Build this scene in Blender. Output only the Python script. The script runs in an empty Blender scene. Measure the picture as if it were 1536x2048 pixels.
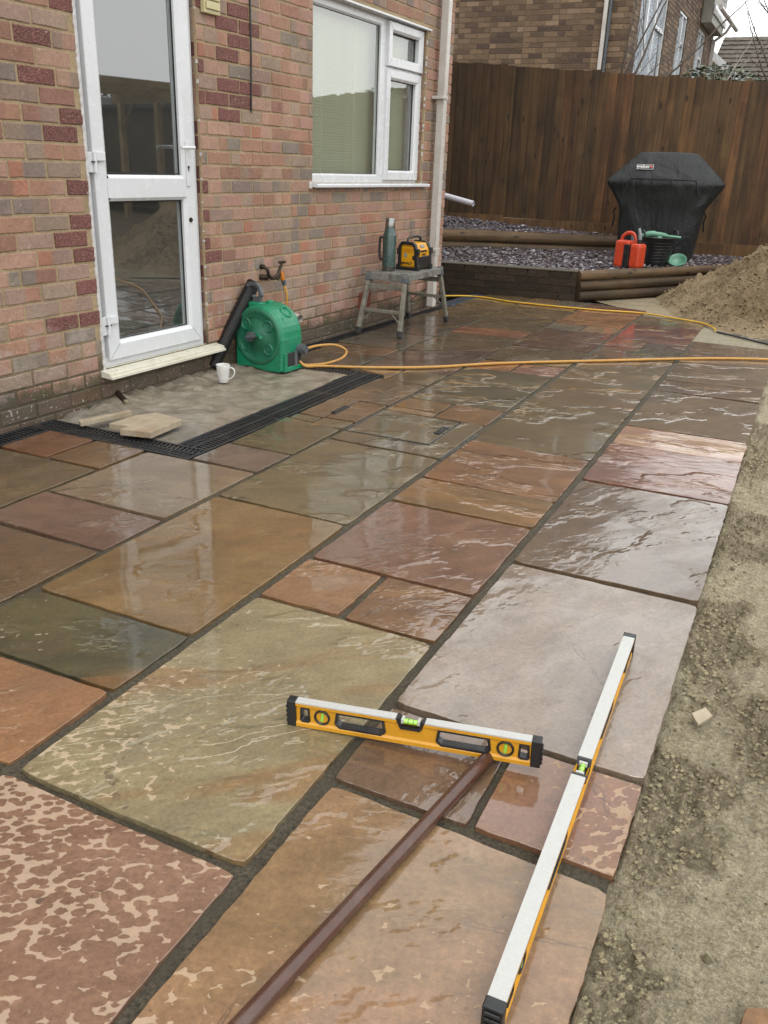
import bpy, bmesh, math, random
from mathutils import Vector, Matrix, noise
R = math.radians
PI = math.pi
rnd = random.Random(7)
scene = bpy.context.scene
col = scene.collection

# ------------------------------------------------------------------ camera
cam_data = bpy.data.cameras.new('camera')
cam = bpy.data.objects.new('camera', cam_data)
col.objects.link(cam)
cam.location = (0, 0, 1.234)
cam.rotation_euler = (R(68.0193), R(-2.0172), R(25.7652))
cam_data.sensor_fit = 'VERTICAL'
cam_data.sensor_height = 24
cam_data.lens = 24 * 1717.87 / 2048
cam_data.clip_start = 0.05
cam_data.clip_end = 500
scene.camera = cam

# ------------------------------------------------------------------ sky, sun, exposure
SUN_EL, SUN_AZ = R(58), R(200)
world = bpy.data.worlds.new('World')
scene.world = world
world.use_nodes = True
wn = world.node_tree
for n in list(wn.nodes):
    wn.nodes.remove(n)
w_out = wn.nodes.new('ShaderNodeOutputWorld')
w_bg = wn.nodes.new('ShaderNodeBackground')
w_sky = wn.nodes.new('ShaderNodeTexSky')
w_sky.sky_type = 'NISHITA'
w_sky.sun_disc = False
w_sky.sun_elevation = SUN_EL
w_sky.sun_rotation = SUN_AZ
w_sky.air_density = 1.0
w_sky.dust_density = 3.0
w_hs = wn.nodes.new('ShaderNodeHueSaturation')
w_hs.inputs['Saturation'].default_value = 0.10
w_mix = wn.nodes.new('ShaderNodeMix')
w_mix.data_type = 'RGBA'
w_mix.inputs[0].default_value = 0.72          # cloud cover: a thick even white deck
w_mix.inputs[7].default_value = (12.3, 12.5, 12.5, 1)
wn.links.new(w_sky.outputs[0], w_hs.inputs['Color'])
wn.links.new(w_hs.outputs[0], w_mix.inputs[6])
wn.links.new(w_mix.outputs[2], w_bg.inputs[0])
w_bg.inputs[1].default_value = 0.125
wn.links.new(w_bg.outputs[0], w_out.inputs[0])

sun_d = bpy.data.lights.new('sun', 'SUN')
sun_d.energy = 0.6
sun_d.angle = R(25)
sun_d.color = (1.0, 0.97, 0.92)
sun = bpy.data.objects.new('sun', sun_d)
col.objects.link(sun)
# light arrives from behind the camera's right shoulder, high up
sun.rotation_euler = (R(32), 0, R(35))

scene.view_settings.view_transform = 'Standard'
scene.view_settings.look = 'None'
scene.view_settings.exposure = 0.75      # a wet dull day exposed for the shaded wall, sky burnt out
scene.view_settings.gamma = 1.0
scene.view_settings.use_curve_mapping = False
scene.render.engine = 'CYCLES'

# ------------------------------------------------------------------ helpers
def lin(c):
    r = []
    for v in c[:3]:
        v = v / 255.0
        r.append(v / 12.92 if v <= 0.04045 else ((v + 0.055) / 1.055) ** 2.4)
    k = 0.60                              # colours noted from the photo -> albedo at this exposure
    return (r[0] * k, r[1] * k, r[2] * k, 1.0)

def link(o, parent=None):
    col.objects.link(o)
    if parent is not None:
        o.parent = parent
    return o

def tag(o, label=None, cat=None, group=None, kind=None):
    if label: o['label'] = label
    if cat: o['category'] = cat
    if group: o['group'] = group
    if kind: o['kind'] = kind
    return o

def empty(name, loc=(0, 0, 0), rz=0.0, parent=None):
    o = bpy.data.objects.new(name, None)
    o.empty_display_size = 0.1
    o.location = loc
    o.rotation_euler = (0, 0, rz)
    return link(o, parent)

class MB:
    """collects shapes, builds ONE mesh object"""
    def __init__(s):
        s.v = []; s.f = []; s.c = []; s.sm = []
        s.cur = (1, 1, 1, 1)
        s.cur2 = (1, 1, 1, 1)
        s.c2 = []
    def add(s, vs, fs, smooth=False, M=None):
        b = len(s.v)
        for p in vs:
            p = Vector(p)
            if M is not None: p = M @ p
            s.v.append(tuple(p)); s.c.append(s.cur); s.c2.append(s.cur2)
        for f in fs:
            s.f.append(tuple(b + i for i in f)); s.sm.append(smooth)
        return b
    def box(s, x0, y0, z0, x1, y1, z1, M=None, jit=0.0):
        vs = [(x0,y0,z0),(x1,y0,z0),(x1,y1,z0),(x0,y1,z0),(x0,y0,z1),(x1,y0,z1),(x1,y1,z1),(x0,y1,z1)]
        if jit: vs = [tuple(a + rnd.uniform(-jit, jit) for a in p) for p in vs]
        s.add(vs, [(0,3,2,1),(4,5,6,7),(0,1,5,4),(1,2,6,5),(2,3,7,6),(3,0,4,7)], False, M)
    def prism(s, poly, z0, z1, M=None):
        n = len(poly)
        vs = [(p[0], p[1], z0) for p in poly] + [(p[0], p[1], z1) for p in poly]
        fs = [tuple(range(n - 1, -1, -1)), tuple(range(n, 2 * n))]
        fs += [(i, (i + 1) % n, n + (i + 1) % n, n + i) for i in range(n)]
        s.add(vs, fs, False, M)
    def tube(s, pts, r, seg=10, caps=True, smooth=True, M=None, oval=1.0):
        pts = [Vector(p) for p in pts]
        n = len(pts)
        rs = r if isinstance(r, (list, tuple)) else [r] * n
        vs = []; fs = []
        up = None
        for i, p in enumerate(pts):
            t = (pts[min(i + 1, n - 1)] - pts[max(i - 1, 0)])
            if t.length < 1e-9: t = Vector((0, 0, 1))
            t.normalize()
            if up is None:
                a = Vector((0, 0, 1)) if abs(t.z) < 0.9 else Vector((1, 0, 0))
                up = (a - t * a.dot(t)).normalized()
            else:
                up = (up - t * up.dot(t))
                if up.length < 1e-6:
                    a = Vector((0, 0, 1)) if abs(t.z) < 0.9 else Vector((1, 0, 0))
                    up = (a - t * a.dot(t))
                up.normalize()
            sd = t.cross(up)
            for k in range(seg):
                a = 2 * PI * k / seg
                vs.append(tuple(p + up * (math.cos(a) * rs[i] * oval) + sd * (math.sin(a) * rs[i])))
        for i in range(n - 1):
            for k in range(seg):
                k2 = (k + 1) % seg
                fs.append((i*seg+k, i*seg+k2, (i+1)*seg+k2, (i+1)*seg+k))
        s.add(vs, fs, smooth, M)
        if caps:
            s.add([vs[k] for k in range(seg)], [tuple(range(seg))][:1], False, M)
            s.add([vs[(n-1)*seg + k] for k in range(seg)], [tuple(range(seg - 1, -1, -1))], False, M)
    def lathe(s, prof, seg=24, M=None, smooth=True):
        vs = []; fs = []
        for (r_, z) in prof:
            for k in range(seg):
                a = 2 * PI * k / seg
                vs.append((r_ * math.cos(a), r_ * math.sin(a), z))
        for i in range(len(prof) - 1):
            for k in range(seg):
                k2 = (k + 1) % seg
                fs.append((i*seg+k, i*seg+k2, (i+1)*seg+k2, (i+1)*seg+k))
        s.add(vs, fs, smooth, M)
    def mesh(s, name, m=None):
        me = bpy.data.meshes.new(name)
        me.from_pydata(s.v, [], s.f)
        me.polygons.foreach_set('use_smooth', s.sm)
        if any(c != (1, 1, 1, 1) for c in s.c):
            at = me.color_attributes.new('col', 'FLOAT_COLOR', 'POINT')
            at.data.foreach_set('color', [x for c in s.c for x in c])
        if m: me.materials.append(m)
        me.update()
        return me
    def build(s, name, m, parent=None, bevel=0.0, loc=None, rz=None, weld=False):
        o = bpy.data.objects.new(name, s.mesh(name, m))
        link(o, parent)
        if loc: o.location = loc
        if rz is not None: o.rotation_euler = (0, 0, rz)
        if weld:
            bm = bmesh.new(); bm.from_mesh(o.data)
            bmesh.ops.remove_doubles(bm, verts=bm.verts, dist=1e-5)
            bm.to_mesh(o.data); bm.free()
        if bevel:
            b = o.modifiers.new('bevel', 'BEVEL')
            b.width = bevel; b.segments = 2; b.limit_method = 'ANGLE'; b.angle_limit = R(40)
            b.harden_normals = False
        return o

def catmull(pts, n=8):
    P = [Vector(p) for p in pts]
    P = [P[0] * 2 - P[1]] + P + [P[-1] * 2 - P[-2]]
    out = []
    for i in range(1, len(P) - 2):
        for k in range(n):
            t = k / n
            a, b, c, d = P[i-1], P[i], P[i+1], P[i+2]
            out.append(0.5 * ((2*b) + (c - a)*t + (2*a - 5*b + 4*c - d)*t*t + (3*b - a - 3*c + d)*t*t*t))
    out.append(P[-2])
    return out

# ------------------------------------------------------------------ materials
class NT:
    def __init__(s, name):
        s.m = bpy.data.materials.new(name)
        s.m.use_nodes = True
        s.t = s.m.node_tree
        s.b = s.t.nodes['Principled BSDF']
        s.out = s.t.nodes['Material Output']
    def n(s, typ, **kw):
        nd = s.t.nodes.new(typ)
        for k, v in kw.items(): setattr(nd, k, v)
        return nd
    def put(s, sock, v):
        if v is None: return
        if hasattr(v, 'is_output') or isinstance(v, bpy.types.NodeSocket): s.t.links.new(v, sock)
        else:
            if isinstance(v, (tuple, list)) and len(v) == 3 and len(sock.default_value) == 4: v = tuple(v) + (1,)
            sock.default_value = v
    def noise(s, vec=None, scale=5, detail=4, rough=0.5, dist=0.0, dim='3D'):
        nd = s.n('ShaderNodeTexNoise')
        nd.noise_dimensions = dim
        s.put(nd.inputs['Vector'], vec)
        nd.inputs['Scale'].default_value = scale
        nd.inputs['Detail'].default_value = detail
        nd.inputs['Roughness'].default_value = rough
        nd.inputs['Distortion'].default_value = dist
        return nd.outputs['Fac']
    def voro(s, vec=None, scale=5, feature='F1', out='Distance', rand=1.0):
        nd = s.n('ShaderNodeTexVoronoi'); nd.feature = feature
        s.put(nd.inputs['Vector'], vec)
        nd.inputs['Scale'].default_value = scale
        nd.inputs['Randomness'].default_value = rand
        return nd.outputs[out]
    def math(s, op, a, b=None, c=None, clamp=False):
        nd = s.n('ShaderNodeMath', operation=op); nd.use_clamp = clamp
        s.put(nd.inputs[0], a)
        if b is not None: s.put(nd.inputs[1], b)
        if c is not None: s.put(nd.inputs[2], c)
        return nd.outputs[0]
    def mr(s, v, a, b, c=0.0, d=1.0, smooth=True):
        nd = s.n('ShaderNodeMapRange')
        if smooth: nd.interpolation_type = 'SMOOTHSTEP'
        s.put(nd.inputs[0], v); s.put(nd.inputs[1], a); s.put(nd.inputs[2], b); s.put(nd.inputs[3], c); s.put(nd.inputs[4], d)
        return nd.outputs[0]
    def mix(s, f, a, b, blend='MIX'):
        nd = s.n('ShaderNodeMix'); nd.data_type = 'RGBA'; nd.blend_type = blend
        s.put(nd.inputs[0], f); s.put(nd.inputs[6], a); s.put(nd.inputs[7], b)
        return nd.outputs[2]
    def attr(s, name, out='Color', typ='GEOMETRY'):
        nd = s.n('ShaderNodeAttribute'); nd.attribute_name = name; nd.attribute_type = typ
        return nd.outputs[out]
    def obj(s): return s.n('ShaderNodeTexCoord').outputs['Object']
    def pos(s): return s.n('ShaderNodeNewGeometry').outputs['Position']
    def oinfo(s, out='Random'): return s.n('ShaderNodeObjectInfo').outputs[out]
    def mapv(s, vec, scale=(1,1,1), rot=(0,0,0), loc=(0,0,0)):
        nd = s.n('ShaderNodeMapping')
        s.put(nd.inputs[0], vec)
        nd.inputs['Location'].default_value = loc
        nd.inputs['Rotation'].default_value = rot
        nd.inputs['Scale'].default_value = scale
        return nd.outputs[0]
    def bump(s, h, strength=0.5, dist=0.01, normal=None):
        nd = s.n('ShaderNodeBump')
        nd.inputs['Strength'].default_value = strength
        nd.inputs['Distance'].default_value = dist
        s.put(nd.inputs['Height'], h)
        if normal is not None: s.put(nd.inputs['Normal'], normal)
        return nd.outputs[0]
    def set(s, **kw):
        names = {'base':'Base Color','rough':'Roughness','metal':'Metallic','normal':'Normal','coat':'Coat Weight',
                 'coatr':'Coat Roughness','coatn':'Coat Normal','spec':'Specular IOR Level','alpha':'Alpha','trans':'Transmission Weight','ior':'IOR','sss':'Subsurface Weight','coatior':'Coat IOR'}
        for k, v in kw.items(): s.put(s.b.inputs[names[k]], v)
        return s.m

def plain(name, rgb, rough=0.5, metal=0.0, var=0.12, scale=30, bump=0.15, dirt=None, dirt_amt=0.4, spec=0.5, bd=0.002, coat=0.0):
    """painted or moulded surface: base colour with wear, dirt and fine relief"""
    t = NT(name); o = t.obj()
    n1 = t.noise(o, scale, 5, 0.6)
    c = lin(rgb)
    dk = tuple(x * (1 - var) for x in c[:3]); lt = tuple(min(1, x * (1 + var)) for x in c[:3])
    base = t.mix(t.mr(n1, 0.3, 0.7), dk, lt)
    if dirt:
        n2 = t.noise(o, scale * 0.35, 6, 0.65, 0.4)
        base = t.mix(t.math('MULTIPLY', t.mr(n2, 0.48, 0.72), dirt_amt), base, lin(dirt)[:3])
    r_ = t.mr(t.noise(o, scale * 1.7, 4), 0.25, 0.75, max(0.02, rough - 0.1), min(1, rough + 0.12))
    return t.set(base=base, rough=r_, metal=metal, spec=spec, coat=coat, normal=t.bump(t.noise(o, scale * 4, 4), bump, bd))

def mat_slab():
    t = NT('wet_sandstone')
    sp = t.attr('sp', 'Vector')
    c1 = t.attr('c1'); c2 = t.attr('c2'); par = t.attr('par')        # par = (dry, vein, band)
    sep = t.n('ShaderNodeSeparateColor'); t.put(sep.inputs[0], par)
    dry, vein, band = sep.outputs
    low = t.noise(t.mapv(sp, (1, 2.2, 1)), 1.6, 5, 0.55, 0.9)
    base = t.mix(t.mr(low, 0.36, 0.64), c1, c2)
    # iron staining bands
    bn = t.noise(t.mapv(sp, (0.6, 3.5, 1), loc=(3, 9, 1)), 1.7, 4, 0.5, 0.7)
    base = t.mix(t.math('MULTIPLY', t.mr(bn, 0.54, 0.66), band), base, lin((150, 104, 58))[:3])
    # fine grain and mottling
    g1 = t.noise(sp, 90, 7, 0.78)
    base = t.mix(1.0, base, t.mix(t.mr(g1, 0.25, 0.75), (0.70, 0.70, 0.70), (1.26, 1.26, 1.26)), 'MULTIPLY')
    g2 = t.noise(t.mapv(sp, (1, 1.8, 1)), 9, 6, 0.65, 0.5)
    base = t.mix(1.0, base, t.mix(t.mr(g2, 0.25, 0.75), (0.8, 0.79, 0.78), (1.16, 1.17, 1.18)), 'MULTIPLY')
    dotm = t.mr(t.noise(sp, 34, 2, 0.5), 0.70, 0.76)
    base = t.mix(t.math('MULTIPLY', dotm, 0.45), base, (0.035, 0.03, 0.025))
    # riven layers: contour lines of a stretched noise become small ledges
    rn = t.noise(t.mapv(sp, (0.7, 2.8, 1)), 2.0, 9, 0.55, 0.30)
    k = t.math('MULTIPLY', rn, 12.0)
    fl = t.math('FLOOR', k)
    fr = t.math('FRACT', k)
    edge = t.mr(fr, 0.86, 1.0)
    terr = t.math('MULTIPLY', t.math('ADD', fl, edge), t.math('ADD', t.math('MULTIPLY', vein, 1.0), 0.12))
    brk = t.mr(t.noise(t.mapv(sp, (1, 1.6, 1)), 3.0, 4, 0.5), 0.53, 0.60)                # ledges come and go
    line = t.math('MULTIPLY', t.math('MULTIPLY', t.mr(fr, 0.86, 0.93), t.mr(fr, 0.94, 1.0, 1.0, 0.0)), brk)
    base = t.mix(t.math('MULTIPLY', t.math('MULTIPLY', line, vein), 0.46), base, tuple(x * 1.15 for x in lin((222, 208, 178))[:3]))
    # cracks: hairlines
    ck = t.voro(t.mapv(sp, (1.0, 1.5, 1), loc=(5, 2, 0)), 2.3, 'DISTANCE_TO_EDGE')
    wob = t.math('ADD', ck, t.math('MULTIPLY', t.math('SUBTRACT', t.noise(sp, 12, 5, 0.7), 0.5), 0.10))
    crack = t.math('MULTIPLY', t.mr(t.math('ABSOLUTE', wob), 0.0, 0.006, 1.0, 0.0), t.mr(t.noise(sp, 2.1, 2), 0.52, 0.6))
    base = t.mix(t.math('MULTIPLY', crack, 0.7), base, (0.05, 0.03, 0.02))
    # dry patches: pale network left between drip spots
    v1 = t.voro(t.mapv(sp, (40, 60, 40)), 1.0, 'F1')
    dn = t.math('ADD', t.math('MULTIPLY', v1, 0.85), t.math('MULTIPLY', t.noise(t.mapv(sp, (1, 1.8, 1)), 40, 5, 0.6, 0.7), 0.50))
    patch = t.noise(sp, 4.5, 3, 0.5)
    dn = t.math('ADD', dn, t.math('MULTIPLY', t.math('SUBTRACT', patch, 0.5), 0.45))
    thr = t.mr(dry, 0.0, 1.0, 1.12, 0.60, smooth=False)
    dm = t.mr(t.math('SUBTRACT', dn, thr), 0.0, 0.045)
    dm = t.math('MULTIPLY', dm, t.mr(dry, 0.02, 0.08))
    pale = t.mix(0.55, base, lin((232, 206, 176))[:3])
    base = t.mix(t.math('MULTIPLY', dm, 0.9), base, pale)
    # relief
    h1 = t.noise(t.mapv(sp, (1, 2.0, 1)), 4.0, 6, 0.55, 0.5)
    n_ = t.bump(h1, 0.45, 0.0035)
    n_ = t.bump(t.math('MULTIPLY', terr, brk), 0.8, 0.0009, n_)
    n_ = t.bump(crack, -0.5, 0.001, n_)
    n_ = t.bump(t.noise(sp, 80, 8, 0.78), 0.7, 0.0024, n_)
    # water film: fills the grain but follows the ledges and the undulation
    w = t.bump(t.noise(t.mapv(sp, (1, 2.0, 1)), 1.6, 2, 0.4, 0.3), 0.30, 0.0030)
    w = t.bump(t.math('MULTIPLY', terr, brk), 0.9, 0.0011, w)
    w = t.bump(t.math('MULTIPLY', t.noise(t.mapv(sp, (1, 2.4, 1)), 11, 4, 0.5, 0.5), t.math('SUBTRACT', 1.0, t.attr('par', 'Alpha'))), 0.6, 0.0035, w)
    w = t.bump(t.noise(t.mapv(sp, (1, 1.4, 1)), 60, 3, 0.5, 0.3), 0.12, 0.0005, w)
    film = t.mr(t.noise(t.mapv(sp, (1, 1.7, 1), loc=(1, 1, 7)), 2.0, 9, 0.68, 0.3), 0.40, 0.52)
    wet = t.math('MULTIPLY', t.math('SUBTRACT', 1.0, dm), t.math('ADD', t.math('MULTIPLY', film, 0.38), 0.62))
    wet = t.math('MULTIPLY', wet, t.mr(dry, 0.0, 0.9, 1.0, 0.35, smooth=False))
    cr = t.mr(film, 0.0, 1.0, 0.11, 0.018, smooth=False)
    return t.set(base=base, rough=t.mr(dm, 0, 1, 0.46, 0.75), normal=n_, coat=wet, coatr=cr, coatn=w, coatior=1.6, spec=0.4)

def mat_brick(name='brick_face', wet=0.0, dark=1.0):
    t = NT(name)
    o = t.pos(); c = t.attr('col'); al = t.attr('col', 'Alpha')      # alpha 0 = rough dark faced brick
    rust = t.math('SUBTRACT', 1.0, al)
    g = t.noise(o, 55, 6, 0.7)
    base = t.mix(1.0, c, t.mix(t.mr(g, 0.25, 0.75), (0.80, 0.80, 0.80), (1.14, 1.13, 1.12)), 'MULTIPLY')
    low = t.noise(o, 2.2, 4, 0.6)
    base = t.mix(1.0, base, t.mix(t.mr(low, 0.3, 0.7), (0.90, 0.89, 0.88), (1.08, 1.08, 1.08)), 'MULTIPLY')
    # white lime spots
    sp_ = t.mr(t.noise(o, 62, 3, 0.55), 0.655, 0.70)
    sp_ = t.math('MULTIPLY', sp_, t.mr(t.noise(o, 3.0, 3), 0.38, 0.6, 0.15, 1.0))
    base = t.mix(t.math('MULTIPLY', sp_, 0.8), base, lin((225, 205, 190))[:3])
    # coarse pits of the rusticated bricks
    rp = t.noise(t.mapv(o, (1, 1, 1.6)), 120, 3, 0.6, 0.6)
    base = t.mix(t.math('MULTIPLY', rust, t.mr(rp, 0.5, 0.62)), base, lin((175, 120, 112))[:3])
    base = t.mix(t.math('MULTIPLY', rust, t.mr(rp, 0.3, 0.42, 0.7, 0.0)), base, (0.03, 0.012, 0.012))
    # splash-back dirt and algae at the foot, efflorescence above it
    sx = t.n('ShaderNodeSeparateXYZ'); t.put(sx.inputs[0], o)
    zz = t.math('ADD', sx.outputs[2], t.math('MULTIPLY', t.math('SUBTRACT', t.noise(o, 6, 5, 0.6), 0.5), 0.16))
    foot = t.mr(zz, 0.11, 0.20, 1.0, 0.0)
    base = t.mix(t.math('MULTIPLY', foot, 0.78), base, lin((66, 60, 44))[:3])
    alg = t.math('MULTIPLY', t.mr(zz, 0.03, 0.13), t.mr(zz, 0.15, 0.24, 1.0, 0.0))
    base = t.mix(t.math('MULTIPLY', alg, t.mr(t.noise(o, 18, 6, 0.7), 0.46, 0.6, 0, 0.65)), base, lin((74, 82, 42))[:3])
    eff = t.math('MULTIPLY', t.mr(zz, 0.16, 0.30), t.mr(zz, 0.32, 0.62, 1.0, 0.0))
    base = t.mix(t.math('MULTIPLY', eff, t.mr(t.noise(o, 9, 6, 0.65), 0.46, 0.66, 0, 0.6)), base, lin((196, 182, 170))[:3])
    fleck = t.math('MULTIPLY', t.mr(t.noise(o, 60, 3, 0.6), 0.63, 0.68), t.mr(zz, 0.05, 0.5, 0.85, 0.0))
    base = t.mix(fleck, base, lin((205, 200, 190))[:3])
    n_ = t.bump(g, 0.8, 0.005)
    n_ = t.bump(t.math('MULTIPLY', rp, rust), 0.9, 0.006, n_)
    return t.set(base=base, rough=t.mr(foot, 0, 1, 0.82, 0.55), normal=n_)

def mat_mortar(name, rgb, foot=True):
    t = NT(name); o = t.pos()
    c = lin(rgb)[:3]
    g = t.noise(o, 70, 6, 0.7)
    base = t.mix(t.mr(g, 0.25, 0.75), tuple(x * .7 for x in c), tuple(min(1, x * 1.15) for x in c))
    base = t.mix(t.mr(t.noise(o, 4, 4), 0.45, 0.7, 0, 0.45), base, tuple(x * .55 for x in c))
    if foot:
        sx = t.n('ShaderNodeSeparateXYZ'); t.put(sx.inputs[0], o)
        zz = t.math('ADD', sx.outputs[2], t.math('MULTIPLY', t.math('SUBTRACT', t.noise(o, 6, 5, 0.6), 0.5), 0.16))
        base = t.mix(t.mr(zz, 0.12, 0.4, 0.85, 0.0), base, lin((60, 56, 42))[:3])
    return t.set(base=base, rough=0.9, normal=t.bump(g, 0.8, 0.006))

def mat_bed():
    t = NT('bedding_mortar'); o = t.pos()
    g = t.noise(o, 120, 6, 0.75)
    base = t.mix(t.mr(g, 0.3, 0.7), lin((48, 42, 32))[:3], lin((118, 107, 84))[:3])
    base = t.mix(t.mr(t.noise(o, 7, 4), 0.42, 0.7), base, lin((80, 72, 55))[:3])
    return t.set(base=base, rough=0.8, normal=t.bump(g, 1.0, 0.008))

def mat_sand(name, a, b, wet_amt=0.5, clod=1.0, grit=True, rg=False):
    t = NT(name); o = t.pos()
    g = t.noise(o, 260, 5, 0.75)
    m = t.noise(o, 24, 7, 0.68)
    l = t.noise(o, 1.7, 5, 0.55, 0.4)
    base = t.mix(t.mr(l, 0.36, 0.62), lin(a)[:3], lin(b)[:3])
    if rg:   # crumbly zones are damper than the trowelled flats
        rgh = t.attr('rg', 'Fac')
        base = t.mix(rgh, lin(b)[:3], lin(a)[:3])
    m2 = t.noise(o, 95, 8, 0.8)
    base = t.mix(1.0, base, t.mix(t.mr(m, 0.3, 0.7), (0.80, 0.79, 0.77), (1.12, 1.12, 1.12)), 'MULTIPLY')
    base = t.mix(1.0, base, t.mix(t.mr(m2, 0.32, 0.68), (0.58, 0.57, 0.55), (1.34, 1.34, 1.34)), 'MULTIPLY')
    base = t.mix(1.0, base, t.mix(t.mr(g, 0.3, 0.7), (0.70, 0.69, 0.67), (1.25, 1.25, 1.25)), 'MULTIPLY')
    if grit:
        gr = t.mr(t.noise(o, 170, 2, 0.5), 0.71, 0.76)
        base = t.mix(t.math('MULTIPLY', gr, 0.6), base, lin((205, 198, 170))[:3])
        base = t.mix(t.mr(t.noise(t.mapv(o, loc=(4, 3, 2)), 120, 2, 0.5), 0.70, 0.75, 0, 0.7), base, lin((52, 46, 34))[:3])
    n_ = t.bump(m, 1.0, 0.030 * clod)
    n_ = t.bump(t.noise(o, 70, 7, 0.75), 1.0, 0.016 * clod, n_)
    n_ = t.bump(g, 0.8, 0.004, n_)
    return t.set(base=base, rough=0.85, normal=n_, spec=0.3)

def mat_pad():
    t = NT('rough_concrete'); o = t.pos()
    g = t.noise(o, 130, 5, 0.75); m = t.noise(o, 9, 7, 0.68, 0.3)
    base = t.mix(t.mr(m, 0.36, 0.62), lin((138, 127, 110))[:3], lin((168, 156, 137))[:3])
    base = t.mix(1.0, base, t.mix(t.mr(g, 0.3, 0.7), (0.74, 0.73, 0.72), (1.22, 1.22, 1.22)), 'MULTIPLY')
    base = t.mix(t.mr(t.noise(o, 75, 2, 0.5), 0.70, 0.745, 0, 0.75), base, lin((206, 196, 174))[:3])
    base = t.mix(t.mr(t.noise(t.mapv(o, loc=(1, 5, 2)), 95, 2, 0.5), 0.68, 0.73, 0, 0.6), base, lin((70, 58, 44))[:3])
    sx = t.n('ShaderNodeSeparateXYZ'); t.put(sx.inputs[0], o)
    edge = t.mr(t.math('ADD', sx.outputs[1], t.math('MULTIPLY', t.noise(o, 3, 5), 0.5)), 3.3, 3.75, 1.0, 0.0)
    base = t.mix(t.math('MULTIPLY', edge, 0.65), base, lin((122, 118, 108))[:3])
    n_ = t.bump(m, 0.6, 0.012); n_ = t.bump(g, 0.6, 0.003, n_)
    return t.set(base=base, rough=t.mr(m, 0.3, 0.7, 0.45, 0.75), normal=n_, coat=t.mr(t.noise(o, 3, 5), 0.42, 0.58, 0.1, 0.6), coatr=0.18)

def mat_wood(name, a, b, axis='Z', knots=True, rough=0.7, useobj=True, bump=0.5, scale=1.0, weather=0.0):
    t = NT(name); o = t.obj()
    rv = t.oinfo('Random')
    off = t.n('ShaderNodeCombineXYZ')
    t.put(off.inputs[0], t.math('MULTIPLY', rv, 37.0)); t.put(off.inputs[1], t.math('MULTIPLY', rv, 11.0)); t.put(off.inputs[2], t.math('MULTIPLY', rv, 23.0))
    va = t.n('ShaderNodeVectorMath', operation='ADD'); t.put(va.inputs[0], o); t.put(va.inputs[1], off.outputs[0])
    v = va.outputs[0]
    s_ = {'Z': (28, 28, 1.1), 'X': (1.1, 28, 28), 'Y': (28, 1.1, 28)}[axis]
    s2 = {'Z': (8, 8, 3.2), 'X': (3.2, 8, 8), 'Y': (8, 3.2, 8)}[axis]
    gr = t.noise(t.mapv(v, tuple(x * scale for x in s_)), 1.0, 6, 0.65, 0.6)
    base = t.mix(t.mr(gr, 0.28, 0.72), lin(a)[:3], lin(b)[:3])
    if useobj:
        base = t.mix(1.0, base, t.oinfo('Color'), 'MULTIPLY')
    st = t.noise(v, 1.6, 5, 0.6, 0.5)
    base = t.mix(1.0, base, t.mix(t.mr(st, 0.3, 0.7), (0.62, 0.60, 0.58), (1.25, 1.22, 1.18)), 'MULTIPLY')
    if knots:
        kv = t.voro(t.mapv(v, tuple(x * scale for x in s2)), 1.0, 'F1')
        kd = t.math('ADD', kv, t.math('MULTIPLY', t.noise(v, 30, 4), 0.08))
        kn = t.mr(kd, 0.11, 0.21, 1.0, 0.0)
        base = t.mix(t.math('MULTIPLY', kn, 0.8), base, tuple(x * 0.25 for x in lin(a)[:3]))
    if weather:
        base = t.mix(t.mr(t.noise(v, 6, 6, 0.65), 0.45, 0.7, 0, weather), base, lin((70, 66, 48))[:3])
    n_ = t.bump(gr, bump, 0.003)
    return t.set(base=base, rough=rough, normal=n_, spec=0.35)

def mat_glass(name, dusty=0.1, tint=(0.93, 0.96, 0.95)):
    t = NT(name)
    t.t.nodes.remove(t.b)
    fr = t.n('ShaderNodeFresnel'); fr.inputs[0].default_value = 3.0      # two panes' worth of reflection
    tr = t.n('ShaderNodeBsdfTransparent'); tr.inputs[0].default_value = tint + (1,)
    gl = t.n('ShaderNodeBsdfGlossy'); gl.inputs['Roughness'].default_value = 0.015
    df = t.n('ShaderNodeBsdfDiffuse'); df.inputs[0].default_value = (0.5, 0.5, 0.46, 1)
    bf = t.n('ShaderNodeNewGeometry').outputs['Backfacing']          # count the outer face only
    m1 = t.n('ShaderNodeMixShader'); t.put(m1.inputs[0], t.math('MULTIPLY', fr.outputs[0], t.math('SUBTRACT', 1.0, bf)))
    t.t.links.new(tr.outputs[0], m1.inputs[1]); t.t.links.new(gl.outputs[0], m1.inputs[2])
    o = t.obj()
    d1 = t.mr(t.noise(o, 60, 3, 0.6), 0.66, 0.72, 0, 1)
    d2 = t.mr(t.noise(o, 2.5, 4), 0.4, 0.8, 0.02, 1)
    m2 = t.n('ShaderNodeMixShader'); t.put(m2.inputs[0], t.math('MULTIPLY', t.math('ADD', t.math('MULTIPLY', d1, d2), 0.12), dusty))
    t.t.links.new(m1.outputs[0], m2.inputs[1]); t.t.links.new(df.outputs[0], m2.inputs[2])
    t.t.links.new(m2.outputs[0], t.out.inputs[0])
    return t.m

def mat_slate():
    t = NT('slate_chips'); 
    c = t.attr('col'); o = t.pos()
    base = t.mix(1.0, c, t.mix(t.mr(t.noise(o, 40, 4), 0.3, 0.7), (0.8, 0.8, 0.8), (1.2, 1.2, 1.2)), 'MULTIPLY')
    return t.set(base=base, rough=0.28, normal=t.bump(t.noise(o, 60, 4), 0.4, 0.004), coat=0.5, coatr=0.15)

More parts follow.
